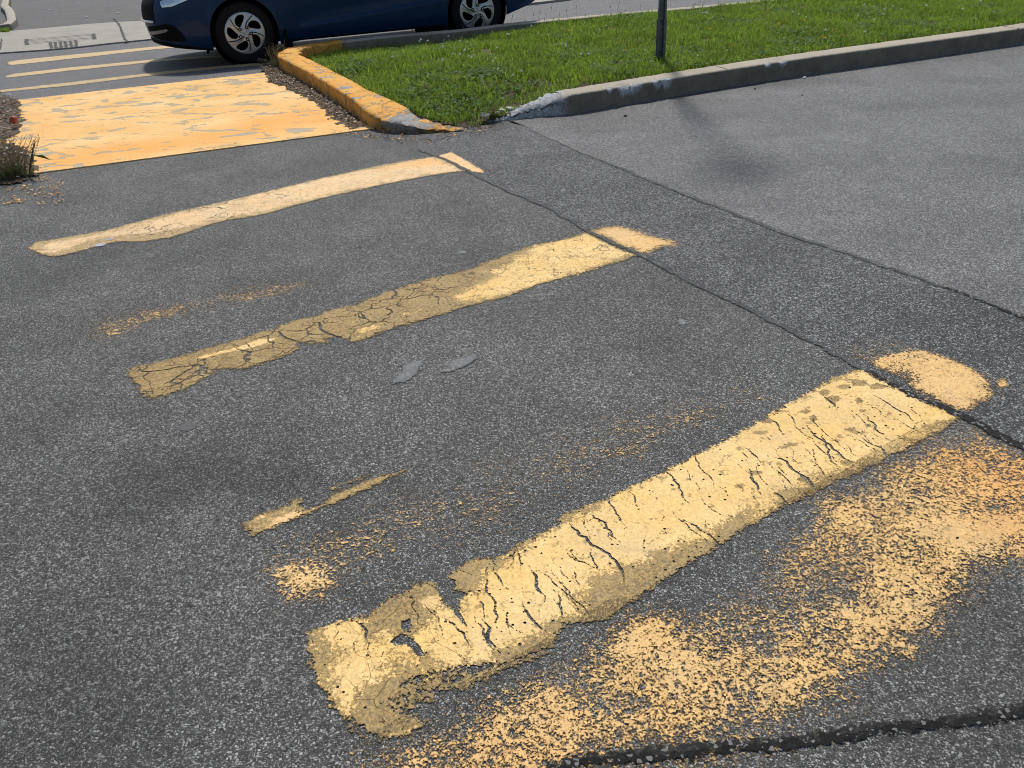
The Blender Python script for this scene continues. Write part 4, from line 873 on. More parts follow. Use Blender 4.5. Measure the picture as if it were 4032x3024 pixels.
# dandelion clock
x, y, z = gzp(1695, 128); x, y = G(1696, 130, .12); dc = empty('dandelion_clock', (x, y, .075)); tag(dc, 'fluffy white dandelion seed head above the back kerb', 'dandelion')
mb = MB(); mb.tube([(0, 0, 0), (.004, 0, .05), (.002, 0, .10)], .0018, 5); mb.build('stem', plain('stem_brown', (.2, .16, .1), .7), dc)
mb = MB()
for k in range(110):
    a, e = r_.uniform(0, 2*PI), math.asin(r_.uniform(-1, 1)); v = Vector((math.cos(a)*math.cos(e), math.sin(a)*math.cos(e), math.sin(e))); c0 = Vector((.002, 0, .115)); mb.tube([c0, c0+v*.019], [.0006, .0016], 3)
mb.build('seed_head', plain('seed_white', (.62, .62, .60), .8), dc)
x, y = G(1630, 140, .12); dc2 = empty('spent_dandelion', (x, y, .08)); tag(dc2, 'small spent dandelion stalk left of the white seed head', 'dandelion')
mb = MB(); mb.tube([(0, 0, 0), (-.01, 0, .08)], .0015, 4); mb.build('stem', plain('stem_brown2', (.2, .16, .1), .7), dc2); mb = MB(); ball(mb, (-.01, 0, .083), .007); mb.build('seed_head', plain('seed_brown', (.3, .24, .17), .8), dc2)

# tall seeding grass stalks
M_seed = plain('seed_brown_green', (.10, .085, .04), .8)
def stalk(seed, H):
    r = random.Random(seed); e = empty('grass_stalk'); lean = r.uniform(-.3, .3)
    mb = MB(); mb.tube([(0, 0, 0), (lean*.25*H, 0, H*.5), (lean*H*.7, .01, H)], [.0013, .001, .0008], 4); mb.build('stem', M_seed, e)
    mb = MB(); mb.tube([(lean*H*.7, .01, H-.005), (lean*H*.8, .012, H+.012), (lean*H*.95, .014, H+.03)], [.0015, .0032, .001], 5); mb.build('seed_head', M_seed, e); return e
protos = [stalk(i, h) for i, h in enumerate((.10, .14, .18, .08))]; used = [False]*4
spx = [(x_, 112-(x_-1900)*.085+r_.uniform(-6, 10)) for x_ in [1985, 2010, 2030, 2050, 2075, 2095, 2115, 2128, 2140, 2155, 2165, 2180, 2200, 2235, 2270, 2300, 2410, 2428, 2440, 2455, 2520, 2610, 2640, 2730, 2750, 2765, 2800, 2830]] + [(1905, 125), (1830, 128), (1350, 190), (1420, 180), (1500, 168), (1860, 118)]
for k, (px, py) in enumerate(spx):
    x, y = G(px, py+14, .10); i = k % 4; o = protos[i] if not used[i] else copy_tree(protos[i]); used[i] = True
    o.location = (x, y, ground_z(np.array([(x, y)]))[0]-.01); o.rotation_euler = (0, 0, r_.uniform(0, 6))
    tag(o, 'thin seeding grass stalk along the back kerb of the island', 'grass stalk', 'seeding grass stalks along the back kerb')

# ------------------------------------------------------------------ weeds, soil and litter
M_weed = grass_mat('weed_green', (.04, .085, .015), (.14, .17, .05), .3); M_dry = plain('dry_stem', (.22, .165, .09), .85, var=.3)
def weed(name, loc, nst, H, spread, label, seed, leafy=.5, cat='weed'):
    r = random.Random(seed); e = empty(name, loc); st = MB(); lv = []; lf = []; hd_ = MB()
    for k in range(nst):
        a = r.uniform(0, 2*PI); s = r.uniform(.1, 1)*spread; h = H*r.uniform(.45, 1); x0, y0 = r.gauss(0, spread*.25), r.gauss(0, spread*.25)
        x1, y1 = x0+math.cos(a)*s, y0+math.sin(a)*s; pm = (x0*.6+x1*.4, y0*.6+y1*.4, h*.55); pt = (x1, y1, h)
        st.tube([(x0, y0, 0), pm, pt], [.0018, .0013, .0008], 4, False)
        for j in range(3):
            t = r.uniform(.5, 1); c = Vector(pm).lerp(Vector(pt), t); v = Vector((r.uniform(-1, 1), r.uniform(-1, 1), r.uniform(.1, 1))).normalized()*r.uniform(.01, .03)
            st.tube([c, c+v], [.0009, .0006], 3, False)
            if r.random() < .6: hd_.tube([c+v*.9, c+v*1.15], [.0028, .0012], 4)
        for j in range(int(6*leafy)):
            t = r.uniform(0, .7); c = Vector((x0, y0, 0)).lerp(Vector(pm), t); b = len(lv); ang = r.uniform(0, 2*PI); L = r.uniform(.02, .05); wv = L*.14
            d = Vector((math.cos(ang), math.sin(ang), r.uniform(.1, .9))).normalized()*L; pn = Vector((-math.sin(ang), math.cos(ang), 0))*wv
            lv += [c, c+d*.5+pn, c+d, c+d*.5-pn]; lf.append((b, b+1, b+2, b+3))
    st.build('stems', M_dry, e); hd_.build('seed_heads', M_seed, e)
    if lv: mesh_obj('leaves', [tuple(v) for v in lv], lf, M_weed, e, attrs={'rnd': [r.uniform(0, .9) for _ in lv], 'tip': [0]*len(lv)})
    return tag(e, label, cat)
def at(px, py, z=0): x, y = G(px, py, z); return (x, y, z)
weed('weed_clump', at(55, 704), 150, .29, .19, 'dense brown green weed clump at the left edge of the slab', 21, .9)
weed('weed_clump', at(-60, 650), 70, .25, .16, 'dry weed clump cut by the left frame edge', 22, .5)
weed('weed_clump', at(1090, 268, .01), 46, .26, .12, 'wispy weed growing at the kerb corner by the front wheel', 23, .6)
weed('weed_clump', (at(2265/1, 0))if False else (-.05, 6.62, .03), 22, .10, .07, 'dark weed growing where the two kerb ends meet', 24, 1.6)
tall = empty('tall_weed', at(115, 700)); tall.scale = (1.5, 1.5, 1.5); mb = MB(); mb.tube([(0, 0, 0), (.03, 0, .07), (.075, 0, .155)], [.003, .0035, .002], 5)
for k in range(16):
    t = k/16; c = Vector((.02+.055*t, 0, .04+.11*t)); a = r_.uniform(0, 6); mb.tube([c, c+Vector((math.cos(a)*.012, math.sin(a)*.012, .01))], [.0035, .001], 4)
mb.build('stem', M_seed, tall); mb = MB(); mb.add([(.05, 0, .10), (.09, .008, .098), (.125, 0, .075), (.09, -.008, .09)], [(0, 1, 2, 3)]); mb.build('leaf', M_weed, tall); tag(tall, 'single dark seeding stalk leaning over the orange slab corner', 'weed')

def mound(name, poly, h, mat, label, cell=.014, z0=.004):
    P_ = np.array(poly); mn = P_.min(0)-.05; mx = P_.max(0)+.05; nx, ny = int((mx[0]-mn[0])/cell)+1, int((mx[1]-mn[1])/cell)+1
    gx, gy = np.meshgrid(mn[0]+np.arange(nx)*cell, mn[1]+np.arange(ny)*cell); P = np.stack([gx.ravel(), gy.ravel()], 1)
    nz = np.array([mnoise.fractal(Vector((p[0]*9, p[1]*9, 2)), 1.0, 2.0, 4) for p in P]); d = sdf(P, poly)+nz*.07
    z = z0+h*np.clip(-d/.12, 0, 1)+nz*.008*(d < 0)
    idx = np.arange(nx*ny).reshape(ny, nx); q = np.stack([idx[:-1, :-1], idx[:-1, 1:], idx[1:, 1:], idx[1:, :-1]], -1).reshape(-1, 4); q = q[d[q].max(1) < .012]
    u_, iv = np.unique(q, return_inverse=True)
    return tag(mesh_obj(name, np.concatenate([P[u_], z[u_][:, None]], 1), iv.reshape(-1, 4), mat, smooth=True), label, kind='structure'), P[d < -.01]
M_deb = concrete('debris_soil', base=(.115, .088, .062), var=.4, bump=.012, stain=.6)
lp = zo([(-200, 400), (0, 418), (40, 425), (80, 440), (100, 500), (90, 560), (50, 600), (30, 620), (120, 650), (140, 700), (150, 760), (100, 790), (0, 800), (-200, 820)])
_, PL = mound('soil', lp, .014, M_deb, 'brown soil and litter at the left edge of the slab', z0=.012)
rp = gz([(60, 430), (130, 500), (210, 530), (330, 590), (460, 660), (560, 740), (660, 810), (740, 850), (780, 920), (720, 940), (640, 900), (560, 850), (450, 760), (360, 700), (230, 640), (110, 600), (70, 520)], 1000, 0, 1.8433)
_, PR = mound('soil', rp, .008, M_deb, 'strip of dark soil along the foot of the yellow kerb', z0=.012)
np_ = gz([(-40, 460), (500, 500), (700, 530), (850, 540), (980, 490), (1120, 470), (1300, 440), (1400, 400), (1420, 440), (1250, 480), (1000, 530), (850, 560), (600, 560), (200, 510), (0, 490)], 1300, 300, 2.212)
_q = np.array(np_); _m = np.stack([rng.uniform(_q[:, 0].min()-.1, _q[:, 0].max()+.1, 4000), rng.uniform(_q[:, 1].min()-.1, _q[:, 1].max()+.1, 4000)], 1)
PN = _m[sdf(_m, np_) < .03]
M_chip = plain('pale_wood_chip', (.52, .49, .45), .8, var=.25, vs=60); M_chipd = plain('brown_leaf_bit', (.20, .12, .06), .8, var=.4, vs=60); M_flake = plain('orange_paint_flake', (.72, .38, .09), .6, var=.15, vs=60); M_grit = plain('dark_grit', (.06, .06, .06), .9, var=.4, vs=60)
def bits(name, P, n, mat, smin, smax, zb, label, cat, seed, flat=.35, el=2.5):
    r = np.random.default_rng(seed); V = []; F = []
    for k in range(n):
        p = P[r.integers(len(P))]+r.uniform(-.03, .03, 2); a = r.uniform(0, 2*PI); L = r.uniform(smin, smax); wd = L/r.uniform(1, el); t = wd*flat; z = zb+r.uniform(0, .006)
        tl = r.uniform(-.4, .4); b = len(V); c, s = math.cos(a), math.sin(a)
        for sz in (0, 1):
            for (u, v) in ((-1, -.6), (.1, -1), (1, -.2), (.5, .9), (-.6, .8)):
                x, y = u*L/2*r.uniform(.8, 1.1), v*wd/2; V.append((p[0]+x*c-y*s, p[1]+x*s+y*c, z+sz*t+x*tl))
        F += [tuple(b+k_ for k_ in (4, 3, 2, 1, 0)), tuple(b+5+k_ for k_ in range(5))]+[(b+k_, b+(k_+1) % 5, b+5+(k_+1) % 5, b+5+k_) for k_ in range(5)]
    return tag(mesh_obj(name, V, F, mat), label, cat, kind='stuff')
bits('wood_chips', PL, 420, M_chip, .008, .034, .028, 'pale wood chips lying on the left soil patch', 'wood chips', 1, el=5)
bits('leaf_litter', PL, 1500, M_chipd, .006, .03, .026, 'brown leaf crumbs on the left soil patch', 'litter', 2)
bits('pale_chips', PR, 230, M_chip, .006, .022, .022, 'pale chips in the soil strip along the yellow kerb', 'chips', 3)
bits('leaf_crumbs', PR, 1300, M_chipd, .006, .024, .018, 'brown crumbs in the soil strip along the yellow kerb', 'litter', 4)
bits('paint_flakes', np.concatenate([PN, PN+[.0, -.05]]), 150, M_flake, .005, .020, .002, 'orange paint flakes round the broken kerb nose', 'paint flakes', 5, flat=.2)
bits('grit', np.concatenate([PN, PN+[.05, -.08]]), 420, M_grit, .004, .014, .002, 'dark grit and crumbs round the broken kerb nose', 'grit', 6)
PF = np.array(gz([(60+i*17, 560-i*1.6+(i % 3)*8) for i in range(12)]+[(120, 800), (200, 790), (60, 820), (30, 850), (250, 800), (330, 790), (10, 840)], 0, 300, 2.0109))
bits('flake_crumbs', np.array([G(20+r_.uniform(0, 240), 700+r_.uniform(0, 110)) for _ in range(60)]), 190, M_flake, .006, .02, .006, 'orange paint crumbs on the asphalt below the left weed clump', 'paint flakes', 8, flat=.2)
bits('edge_crumbs', np.array([G(160+t*1100, 688-t*158+r_.uniform(-3, 8)) for t in np.linspace(0, 1, 120)]), 130, M_flake, .004, .011, .004, 'orange crumbs along the front edge of the slab', 'paint flakes', 9, flat=.2)
sp = [G(2040, 556), G(2090, 545), G(2060, 505), G(2150, 522), G(2050, 500), G(2180, 500)]
bits('kerb_crumbs', np.array([(-.02, 6.66), (.1, 6.78), (.2, 6.82), (.35, 6.9), (-.1, 6.6), (.05, 6.74)]), 60, M_chip, .01, .035, .05, 'pale concrete crumbs in the grass behind the grey kerb end', 'crumbs', 10, flat=.6, el=1.6)
# single small things
def pebble(px, py, s, mat, label, name='pebble', z=.004, cat='pebble', grp='loose pebbles on the asphalt'):
    x, y = G(px, py); r = random.Random(int(px+py)); bm = bmesh.new(); bmesh.ops.create_icosphere(bm, subdivisions=2, radius=1)
    for v in bm.verts: v.co = Vector((v.co.x*s, v.co.y*s*.8, v.co.z*s*.6))*(1+.25*mnoise.noise(v.co*1.7+Vector((px, 0, 0))))
    me = bpy.data.meshes.new(name); bm.to_mesh(me); bm.free(); me.materials.append(mat); o = bpy.data.objects.new(name, me); COL.objects.link(o); o.location = (x, y, z+zs(x, y)+s*.4); return tag(o, label, cat, grp)
pebble(2462, 460, .013, M_grit, 'dark pebble on the lane below the left end of the grey kerb'); pebble(2973, 352, .009, M_grit, 'dark pebble on the lane close to the middle of the grey kerb'); pebble(3158, 378, .008, M_grit, 'small dark pebble on the lane right of the middle')
pebble(3167, 311, .017, plain('white_stone', (.7, .7, .68), .7), 'white pebble at the foot of the grey kerb')
M_litter = plain('white_litter', (.7, .68, .62), .7)
for px, py, lab in ((196, 44, 'white crumb of litter on the driveway, left of centre'), (308, 19, 'white flat litter high on the driveway'), (344, 73, 'tan paper scrap on the driveway near the pavement joint'), (466, 57, 'tiny pale crumb on the driveway nearest the car'), (45, 58, 'pale crumb on the driveway beside the left verge'), (620, 409, 'white bit')):
    if lab != 'white bit': pebble(px, py, .022, M_litter, lab, 'litter', .014, 'litter', 'litter crumbs on the driveway')
x, y = G(57, 483, .06); fr_ = empty('fallen_fruit', (x, y, .05)); tag(fr_, 'small round red fruit lying on the left soil patch', 'fruit')
mb = MB(); ball(mb, (0, 0, .03), .033, 16); 
def smooth_lathe(mb, name, mat, par): return mb.build(name, mat, par, True)
mb = MB(); prof = [(.001, .062), (.008, .064), (.02, .060), (.03, .045), (.032, .030), (.027, .014), (.014, .003), (.001, .0)]; mb.lathe(list(reversed(prof)), 18); smooth_lathe(mb, 'flesh', plain('red_fruit', (.32, .055, .03), .35, var=.3), fr_)
mb = MB(); mb.tube([(0, 0, .058), (-.01, .004, .072)], .002, 5); mb.build('stalk', M_dry, fr_)
x, y = G(12, 590, .06); o = copy_tree(dl); o.location = (x, y, .03); o.scale = (1.3,)*3; tag(o, 'yellow dandelion on the left soil patch at the frame edge', 'dandelion', 'yellow dandelions in the lawn')

# planted verge at the top left
vp = zf([(-900, 60), (-300, 80), (0, 150), (40, 190), (95, 250), (115, 330), (120, 380), (60, 400), (20, 440), (-300, 480), (-900, 520), (-1400, 300)])
vp = [(-9.4, 14.2), G(30, 128), G(36, 100), G(30, 78), G(20, 62), G(6, 48), G(22, 20), G(36, 0), G(60, -60), (-14, 20), (-14, 13)]
def kerb_line(pts, wd): return [(x, y, wd, .12, .3) for x, y in pts]
o, _ = kerb('verge_kerb', kerb_line([G(26, -30), G(14, 20), G(8, 45), G(24, 62), G(32, 85), G(34, 108), G(14, 124), G(-60, 130)], .16), M_gk, '', step=.05, rough=.004, far=True)
tag(o, 'rounded old kerb corner in the top left corner', 'kerb')
gv = np.array([G(30+r_.uniform(-10, 14), r_.uniform(-40, 30)) for _ in range(1500)]+[G(18+r_.uniform(-10, 20), 128+r_.uniform(-5, 4)) for _ in range(500)])
V, F, rnd, tip = blades(gv, .04, .10, .006, .010, .9, zf=lambda P: np.array([.01+zs(*p) for p in P]), seed=9)
tag(mesh_obj('verge_grass', V, F, M_grass, attrs={'rnd': rnd, 'tip': tip}), 'rough grass tuft along the kerb in the top left corner', 'grass', kind='stuff')

# ------------------------------------------------------------------ SIGN POST
M_gal = NT('galvanised_steel'); _n = M_gal.noise(30, 5, .7); _c = M_gal.mix(M_gal.mapr(_n, .35, .65), (.10, .105, .11), (.20, .21, .22)); M_gal = M_gal.end(M_gal.pbsdf(_c, .55, .6))
px_, py_ = G(2600, 238, .13); post = empty('sign_post', (px_, py_, .10), math.radians(4)); tag(post, 'dark galvanised steel U-channel sign post standing in the lawn', 'sign post')
def uchan(name, W2, D, t, z0, z1, y0, par, mat):
    # U open toward -y with flanged edges
    out = [(-W2-.016, 0), (-W2, 0), (-W2*.72, D), (W2*.72, D), (W2, 0), (W2+.016, 0)]
    inn = [(-W2-.016, t), (-W2-t*.8, t), (-W2*.72-t, D+t), (W2*.72+t, D+t), (W2+t*.8, t), (W2+.016, t)]
    V = []; F = []; m = 6
    for z in (z0, z1):
        for x, y in out: V.append((x, y0+y, z))
        for x, y in inn: V.append((x, y0+y, z))
    for i in range(m-1): F += [(i, i+1, 12+i+1, 12+i), (6+i+1, 6+i, 18+i, 18+i+1), (12+i, 12+i+1, 18+i+1, 18+i), (i+1, i, 6+i, 6+i+1)]
    F += [(0, 12, 18, 6), (5, 11, 23, 17)]
    return mesh_obj(name, V, F, mat, par)
uchan('post', .022, .028, .004, 0, 4.95, 0, post, M_gal)
sl_ = uchan('ground_stub', .029, .034, .005, -.05, .385, .006, post, M_gal)
for zz_ in (.36, .10):
    mb = MB(); mb.lathe([(.001, -.006), (.009, -.006), (.009, .002), (.001, .002)], 8, 'y', (0, .028, zz_)); mb.build('bolt', M_dark, post)
mb = MB()
for zz_ in np.arange(.05, 4.3, .05): mb.lathe([(.001, -.0006), (.0045, -.0006)], 8, 'y', (0, .0275, zz_))
mb.build('bolt_holes', M_dark, post)
mb = MB(); mb.box((0, -.008, 4.62), (.40, .004, .45)); mb.build('sign_panel', plain('sign_back', (.5, .5, .5), .5, .4), post)

# ------------------------------------------------------------------ CAR
CH_ = 0.31399872; cu = (math.cos(CH_), math.sin(CH_)); cn = (-cu[1], cu[0])
_z = .316-.018
_f = G0(965, 129, _z); _b = G0(1894, 41, _z-.002); CH_ = math.atan2(_b[1]-_f[1], _b[0]-_f[0]); print('wheelbase', math.dist(_f, _b), math.degrees(CH_), _f)
cu = (math.cos(CH_), math.sin(CH_)); cn = (-cu[1], cu[0])
Fx, Fy = _f[0]+cn[0]*.86, _f[1]+cn[1]*.86
car = empty('sedan', (Fx, Fy, zs(Fx, Fy)), CH_); car.rotation_euler = (-FALL, 0, CH_); tag(car, 'dark blue sedan with silver five-spoke wheel covers stopped behind the yellow kerb', 'car')
def car_paint():
    N = NT('dark_blue_car_paint'); fl_ = N.vor(900); f = N.n('ShaderNodeSeparateColor', {0: fl_.outputs['Color']}).outputs[0]
    c = N.mix(N.mapr(f, 0, 1, 0, .5), (.003, .023, .072), (.007, .042, .125)); dirt = N.mapr(N.noise(4, 5, .7), .45, .75, .0, .10)
    c = N.mix(N.math('MULTIPLY', dirt, .3), c, (.10, .10, .10)); return N.end(N.pbsdf(c, .45, .15, coat=.22, spec=.15))
M_car = car_paint(); M_blk = plain('black_plastic', (.006, .006, .007), .85, spec=.12); M_tyre = plain('tyre_rubber', (.009, .009, .010), .85, spec=.25, var=.3, vs=40); M_glass = plain('dark_window_glass', (.01, .012, .014), .05, spec=.8)
M_chr = plain('bright_trim', (.6, .62, .65), .12, 1.0); M_sil = plain('silver_wheel_cover', (.46, .47, .49), .33, .75, var=.06)
AX0, AX1, OVF, OVR = 0.0, 2.67, 1.03, .99
XF, XR = -OVF, AX1+OVR
def belt(x): return float(np.interp(x, [-1.03, -.8, -.3, .4, 1.2, 2.4, 3.2, 3.66], [.66, .74, .82, .90, .93, .97, .99, .97]))
def topz(x): return float(np.interp(x, [-1.03, -.9, -.6, 0, .45, .75, 1.15, 1.7, 2.2, 2.7, 3.0, 3.25, 3.55, 3.66], [.66, .77, .87, .96, 1.01, 1.20, 1.40, 1.44, 1.42, 1.30, 1.17, 1.12, 1.08, .97]))
def zbot(x):
    z = float(np.interp(x, [-1.03, -.75, -.45, -.3, .4, .6, 2.1, 2.4, 2.9, 3.1, 3.4, 3.66], [.265, .215, .175, .165, .165, .185, .185, .17, .21, .26, .33, .40]))
    for ax in (AX0, AX1):
        r = .362; d = abs(x-ax)
        if d < r: z = max(z, .318+math.sqrt(r*r-d*d))
    return z
def halfw(x, z):
    w = np.interp(z, [.1, .18, .26, .32, .45, .60, .75, .9, 1.0], [.80, .815, .845, .862, .872, .876, .872, .855, .84])
    if .45 < x < 2.32:   # lower character line
        zc = .34+.0875*(x-.65)+.0; f = min(1, (x-.45)/.35)*min(1, (2.32-x)/.15)
        w += f*(.014*np.clip((zc-z)/.03+.5, 0, 1)-.010*np.clip(1-abs(z-zc-.10)/.10, 0, 1))
    for ax in (AX0, AX1):  # flared arches
        d = math.hypot(x-ax, z-.318); w += .010*max(0, 1-abs(d-.375)/.05)
    return float(w)
def plan(s):
    """s in 0..1: centre of nose -> side -> centre of tail; returns (x at widest level, y factor, nose weight, tail weight)"""
    if s < .22:
        t = s/.22*PI/2; e = 2/2.7; c, sn = max(0, math.cos(t))**e, max(0, math.sin(t))**e
        return XF+.72*(1-c), sn, c, 0
    if s > .80:
        t = (1-s)/.20*PI/2; e = 2/2.9; c, sn = max(0, math.cos(t))**e, max(0, math.sin(t))**e
        return XR-.62*(1-c), sn, 0, c
    return XF+.72+(s-.22)/.58*(XR-XF-.72-.62), 1, 0, 0
def surf(s, z, side=-1, off=0.0):
    x, yf, fw, tw = plan(s)
    xx = x+fw*float(np.interp(z, [.15, .24, .34, .42, .5, .58, .66, .8], [.12, .05, .025, .01, 0, .008, .03, .14]))*1.0-tw*float(np.interp(z, [.2, .4, .55, .8, 1.0], [.16, .04, 0, .02, .10]))
    wd = halfw(xx, z)
    y = side*(wd+off)*yf; return (xx-off*fw+off*tw, y, z)
def s_of_x(x):
    lo, hi = 0.0, 1.0
    for _ in range(40):
        m_ = (lo+hi)/2
        if plan(m_)[0] < x: lo = m_
        else: hi = m_
    return (lo+hi)/2
ss = set(np.linspace(0, .22, 26))|set(np.linspace(.22, .80, 60))|set(np.linspace(.80, 1, 22))
for ax in (AX0, AX1):
    for k in range(49):
        x = ax-.362*math.cos(PI*k/48); ss.add(s_of_x(x))
    ss.add(s_of_x(ax-.366)); ss.add(s_of_x(ax+.366))
ss = sorted(ss); NR, NU = 22, 14
V = []; cols = []
for side in (-1, 1):
    for s in ss:
        x, yf, fw, tw = plan(s); zb, zt = zbot(x), belt(x); col = []
        for j in range(NR+1):
            z = zb+(zt-zb)*j/NR; col.append(len(V)); V.append(surf(s, z, side))
        x0, y0, _z = surf(s, zt, side); tp = topz(x)
        for k in range(1, NU+1):
            t = k/NU*PI/2; e = 2/2.2
            V.append((x0+0*t, y0*max(0, math.cos(t))**(e if tp-zt > .25 else 1), zt+(tp-zt)*max(0, math.sin(t))**(e if tp-zt > .25 else 1))); col.append(len(V)-1)
        cols.append(col)
F = []; n = len(ss)
for sd_ in range(2):
    for i in range(n-1):
        a, b = cols[sd_*n+i], cols[sd_*n+i+1]
        for j in range(NR+NU):
            f = (a[j], b[j], b[j+1], a[j+1]); F.append(f if sd_ == 0 else f[::-1])
body = mesh_obj('body', V, F, M_car, car, smooth=True)
bm = bmesh.new(); bm.from_mesh(body.data); bmesh.ops.remove_doubles(bm, verts=bm.verts, dist=.0006); bmesh.ops.dissolve_degenerate(bm, edges=bm.edges, dist=.0002); bmesh.ops.recalc_face_normals(bm, faces=bm.faces); bm.to_mesh(body.data); bm.free()
def patch(name, poly, mat, side=-1, off=.004, cell=.02, depth=.012, upper=False, parent=None):
    """a panel lying on the body surface; poly in (x, z)"""
    P_ = np.array(poly); mn = P_.min(0); mx = P_.max(0); nx = max(2, int((mx[0]-mn[0])/cell)+2); ny = max(2, int((mx[1]-mn[1])/cell)+2)
    bm = bmesh.new(); vs = [bm.verts.new((p[0], 0, p[1])) for p in poly]; f = bm.faces.new(vs)
    for i in range(1, nx): bmesh.ops.bisect_plane(bm, geom=bm.verts[:]+bm.edges[:]+bm.faces[:], plane_co=(mn[0]+(mx[0]-mn[0])*i/nx, 0, 0), plane_no=(1, 0, 0))
    for i in range(1, ny): bmesh.ops.bisect_plane(bm, geom=bm.verts[:]+bm.edges[:]+bm.faces[:], plane_co=(0, 0, mn[1]+(mx[1]-mn[1])*i/ny), plane_no=(0, 0, 1))
    for v in bm.verts:
        x, z = v.co.x, v.co.z
        if not upper: 
            x_ = max(XF+.002, min(XR-.002, x)); q_ = surf(s_of_x(x_), z, side, off); v.co = Vector(q_)
        else:
            zt, tp = belt(x), topz(x); t = math.asin(min(1, max(0, (z-zt)/(tp-zt)))**(2.2/2)) if z > zt else 0
            y = halfw(x, zt)*max(0, math.cos(t))**(2/2.2)+off; v.co = Vector((x, side*y, z+off*.5))
    bmesh.ops.recalc_face_normals(bm, faces=bm.faces)
    me = bpy.data.meshes.new(name); bm.to_mesh(me); bm.free(); me.materials.append(mat)
    for p in me.polygons: p.use_smooth = True
    o = bpy.data.objects.new(name, me); COL.objects.link(o); o.parent = parent or car; return o
for side in (-1, 1):
    d1 = patch('door', [(.60, .27), (1.585, .27), (1.592, .93), (.62, .90), (.56, .60)], M_car, side, .004)
    d2 = patch('door', [(1.60, .27), (2.22, .29), (2.30, .50), (2.42, .72), (2.44, .97), (1.607, .935)], M_car, side, .004)
    for dpar, xh in ((d1, 1.45), (d2, 2.30)):
        mb = MB(); mb.tube([(xh-.10, side*.885, .84), (xh-.05, side*.905, .845), (xh+.04, side*.905, .845), (xh+.08, side*.885, .84)], .012, 8); mb.build('handle', M_car, dpar, True)
    patch('sill_trim', [(.42, .185), (2.28, .185), (2.28, .205), (.42, .205)], M_blk, side, .003)
    patch('window', [(.95, .97), (1.57, .985), (1.57, 1.33), (1.20, 1.30)], M_glass, side, .004, upper=True)
    patch('window', [(1.62, .985), (2.45, 1.01), (2.35, 1.25), (2.05, 1.33), (1.62, 1.34)], M_glass, side, .004, upper=True)
    patch('headlight', [(-.80, .63), (-.70, .635), (-.50, .70), (-.30, .79), (-.45, .80), (-.72, .73), (-.83, .69)], M_chr, side, .005, .015)
    fg = patch('fog_recess', [(-.99, .435), (-.80, .47), (-.72, .455), (-.66, .38), (-.63, .285), (-.80, .290), (-.95, .315), (-1.0, .35)], M_blk, side, .004, .015)
    patch('trim', [(-1.0, .355), (-.97, .352), (-.82, .385), (-.78, .405), (-.80, .418), (-.88, .405), (-1.0, .38)], plain('dull_trim', (.25, .25, .25), .35, .6), side, .010, .015, parent=fg)
    patch('tail_light', [(3.30, .82), (3.62, .80), (3.62, .96), (3.25, .98)], plain('red_lens', (.3, .01, .01), .2), side, .005)
    mb = MB(); mb.box((.95, side*.97, 1.03), (.12, .18, .12), 0, .8); mb.build('mirror', M_car, car)
    # chin lip
    patch('front_lip', [(-1.02, .27), (-.75, .222), (-.48, .18), (-.38, .165), (-.38, .19), (-.50, .21), (-.75, .255), (-1.02, .315)], M_blk, side, .006, .015)
# grille across the nose
mb = MB(); zs = np.linspace(.50, .70, 9)
gv_ = []; gf = []
sg = np.linspace(0, s_of_x(-.90), 12)
for side in (-1, 1):
    for s in sg:
        for z in zs: gv_.append(surf(s, z, side, .006))
for sd_ in range(2):
    for i in range(11):
        for j in range(8): a = sd_*108+i*9+j; gf.append((a, a+9, a+10, a+1))
N = NT('honeycomb_grille'); vd = N.vor(45, None, 'DISTANCE_TO_EDGE', .15).outputs[0]; c = N.mix(N.mapr(vd, .02, .08), (.05, .05, .055), (.003, .003, .003)); M_gr = N.end(N.pbsdf(c, .9, spec=.1))
mesh_obj('grille', gv_, gf, M_gr, car)
mb = MB(); pts = [surf(s, .49, -1, .012) for s in reversed(sg)]+[surf(s, .49, 1, .012) for s in sg[1:]]; mb.tube(pts, .014, 6); mb.build('grille_trim', M_chr, car, True)
mb = MB(); mb.box((1.22, 0, .245), (3.5, 1.50, .11)); mb.box((.45, -.72, .22), (.10, .18, .24), 0, .8); mb.box((.45, .72, .22), (.10, .18, .24), 0, .8); mb.box((2.12, -.70, .17), (.30, .16, .12), 0, 1.3); mb.box((2.12, .70, .17), (.30, .16, .12), 0, 1.3); mb.box((-.42, -.6, .15), (.03, .05, .06)); mb.box((1.35, 0, .52), (3.9, 1.2, .4)); mb.build('underbody', M_blk, car)
for x_ in (AX0, AX1):
    for sy in (-1, 1):
        mb = MB(); mb.lathe([(.36, .0), (.365, .22)], 40, 'y', (x_, sy*.86 - (.22 if sy > 0 else 0), .318))
        mb.lathe([(.001, .22 if sy < 0 else 0), (.365, .22 if sy < 0 else 0)], 40, 'y', (x_, sy*.86-(.22 if sy > 0 else 0), .318)); mb.build('wheel_arch', M_blk, car)
for side in (-1, 1):   # mud flaps
    mb = MB(); mb.box((.425, side*.79, .235), (.035, .14, .21), 0, 1.0); mb.build('mud_flap', M_blk, car)
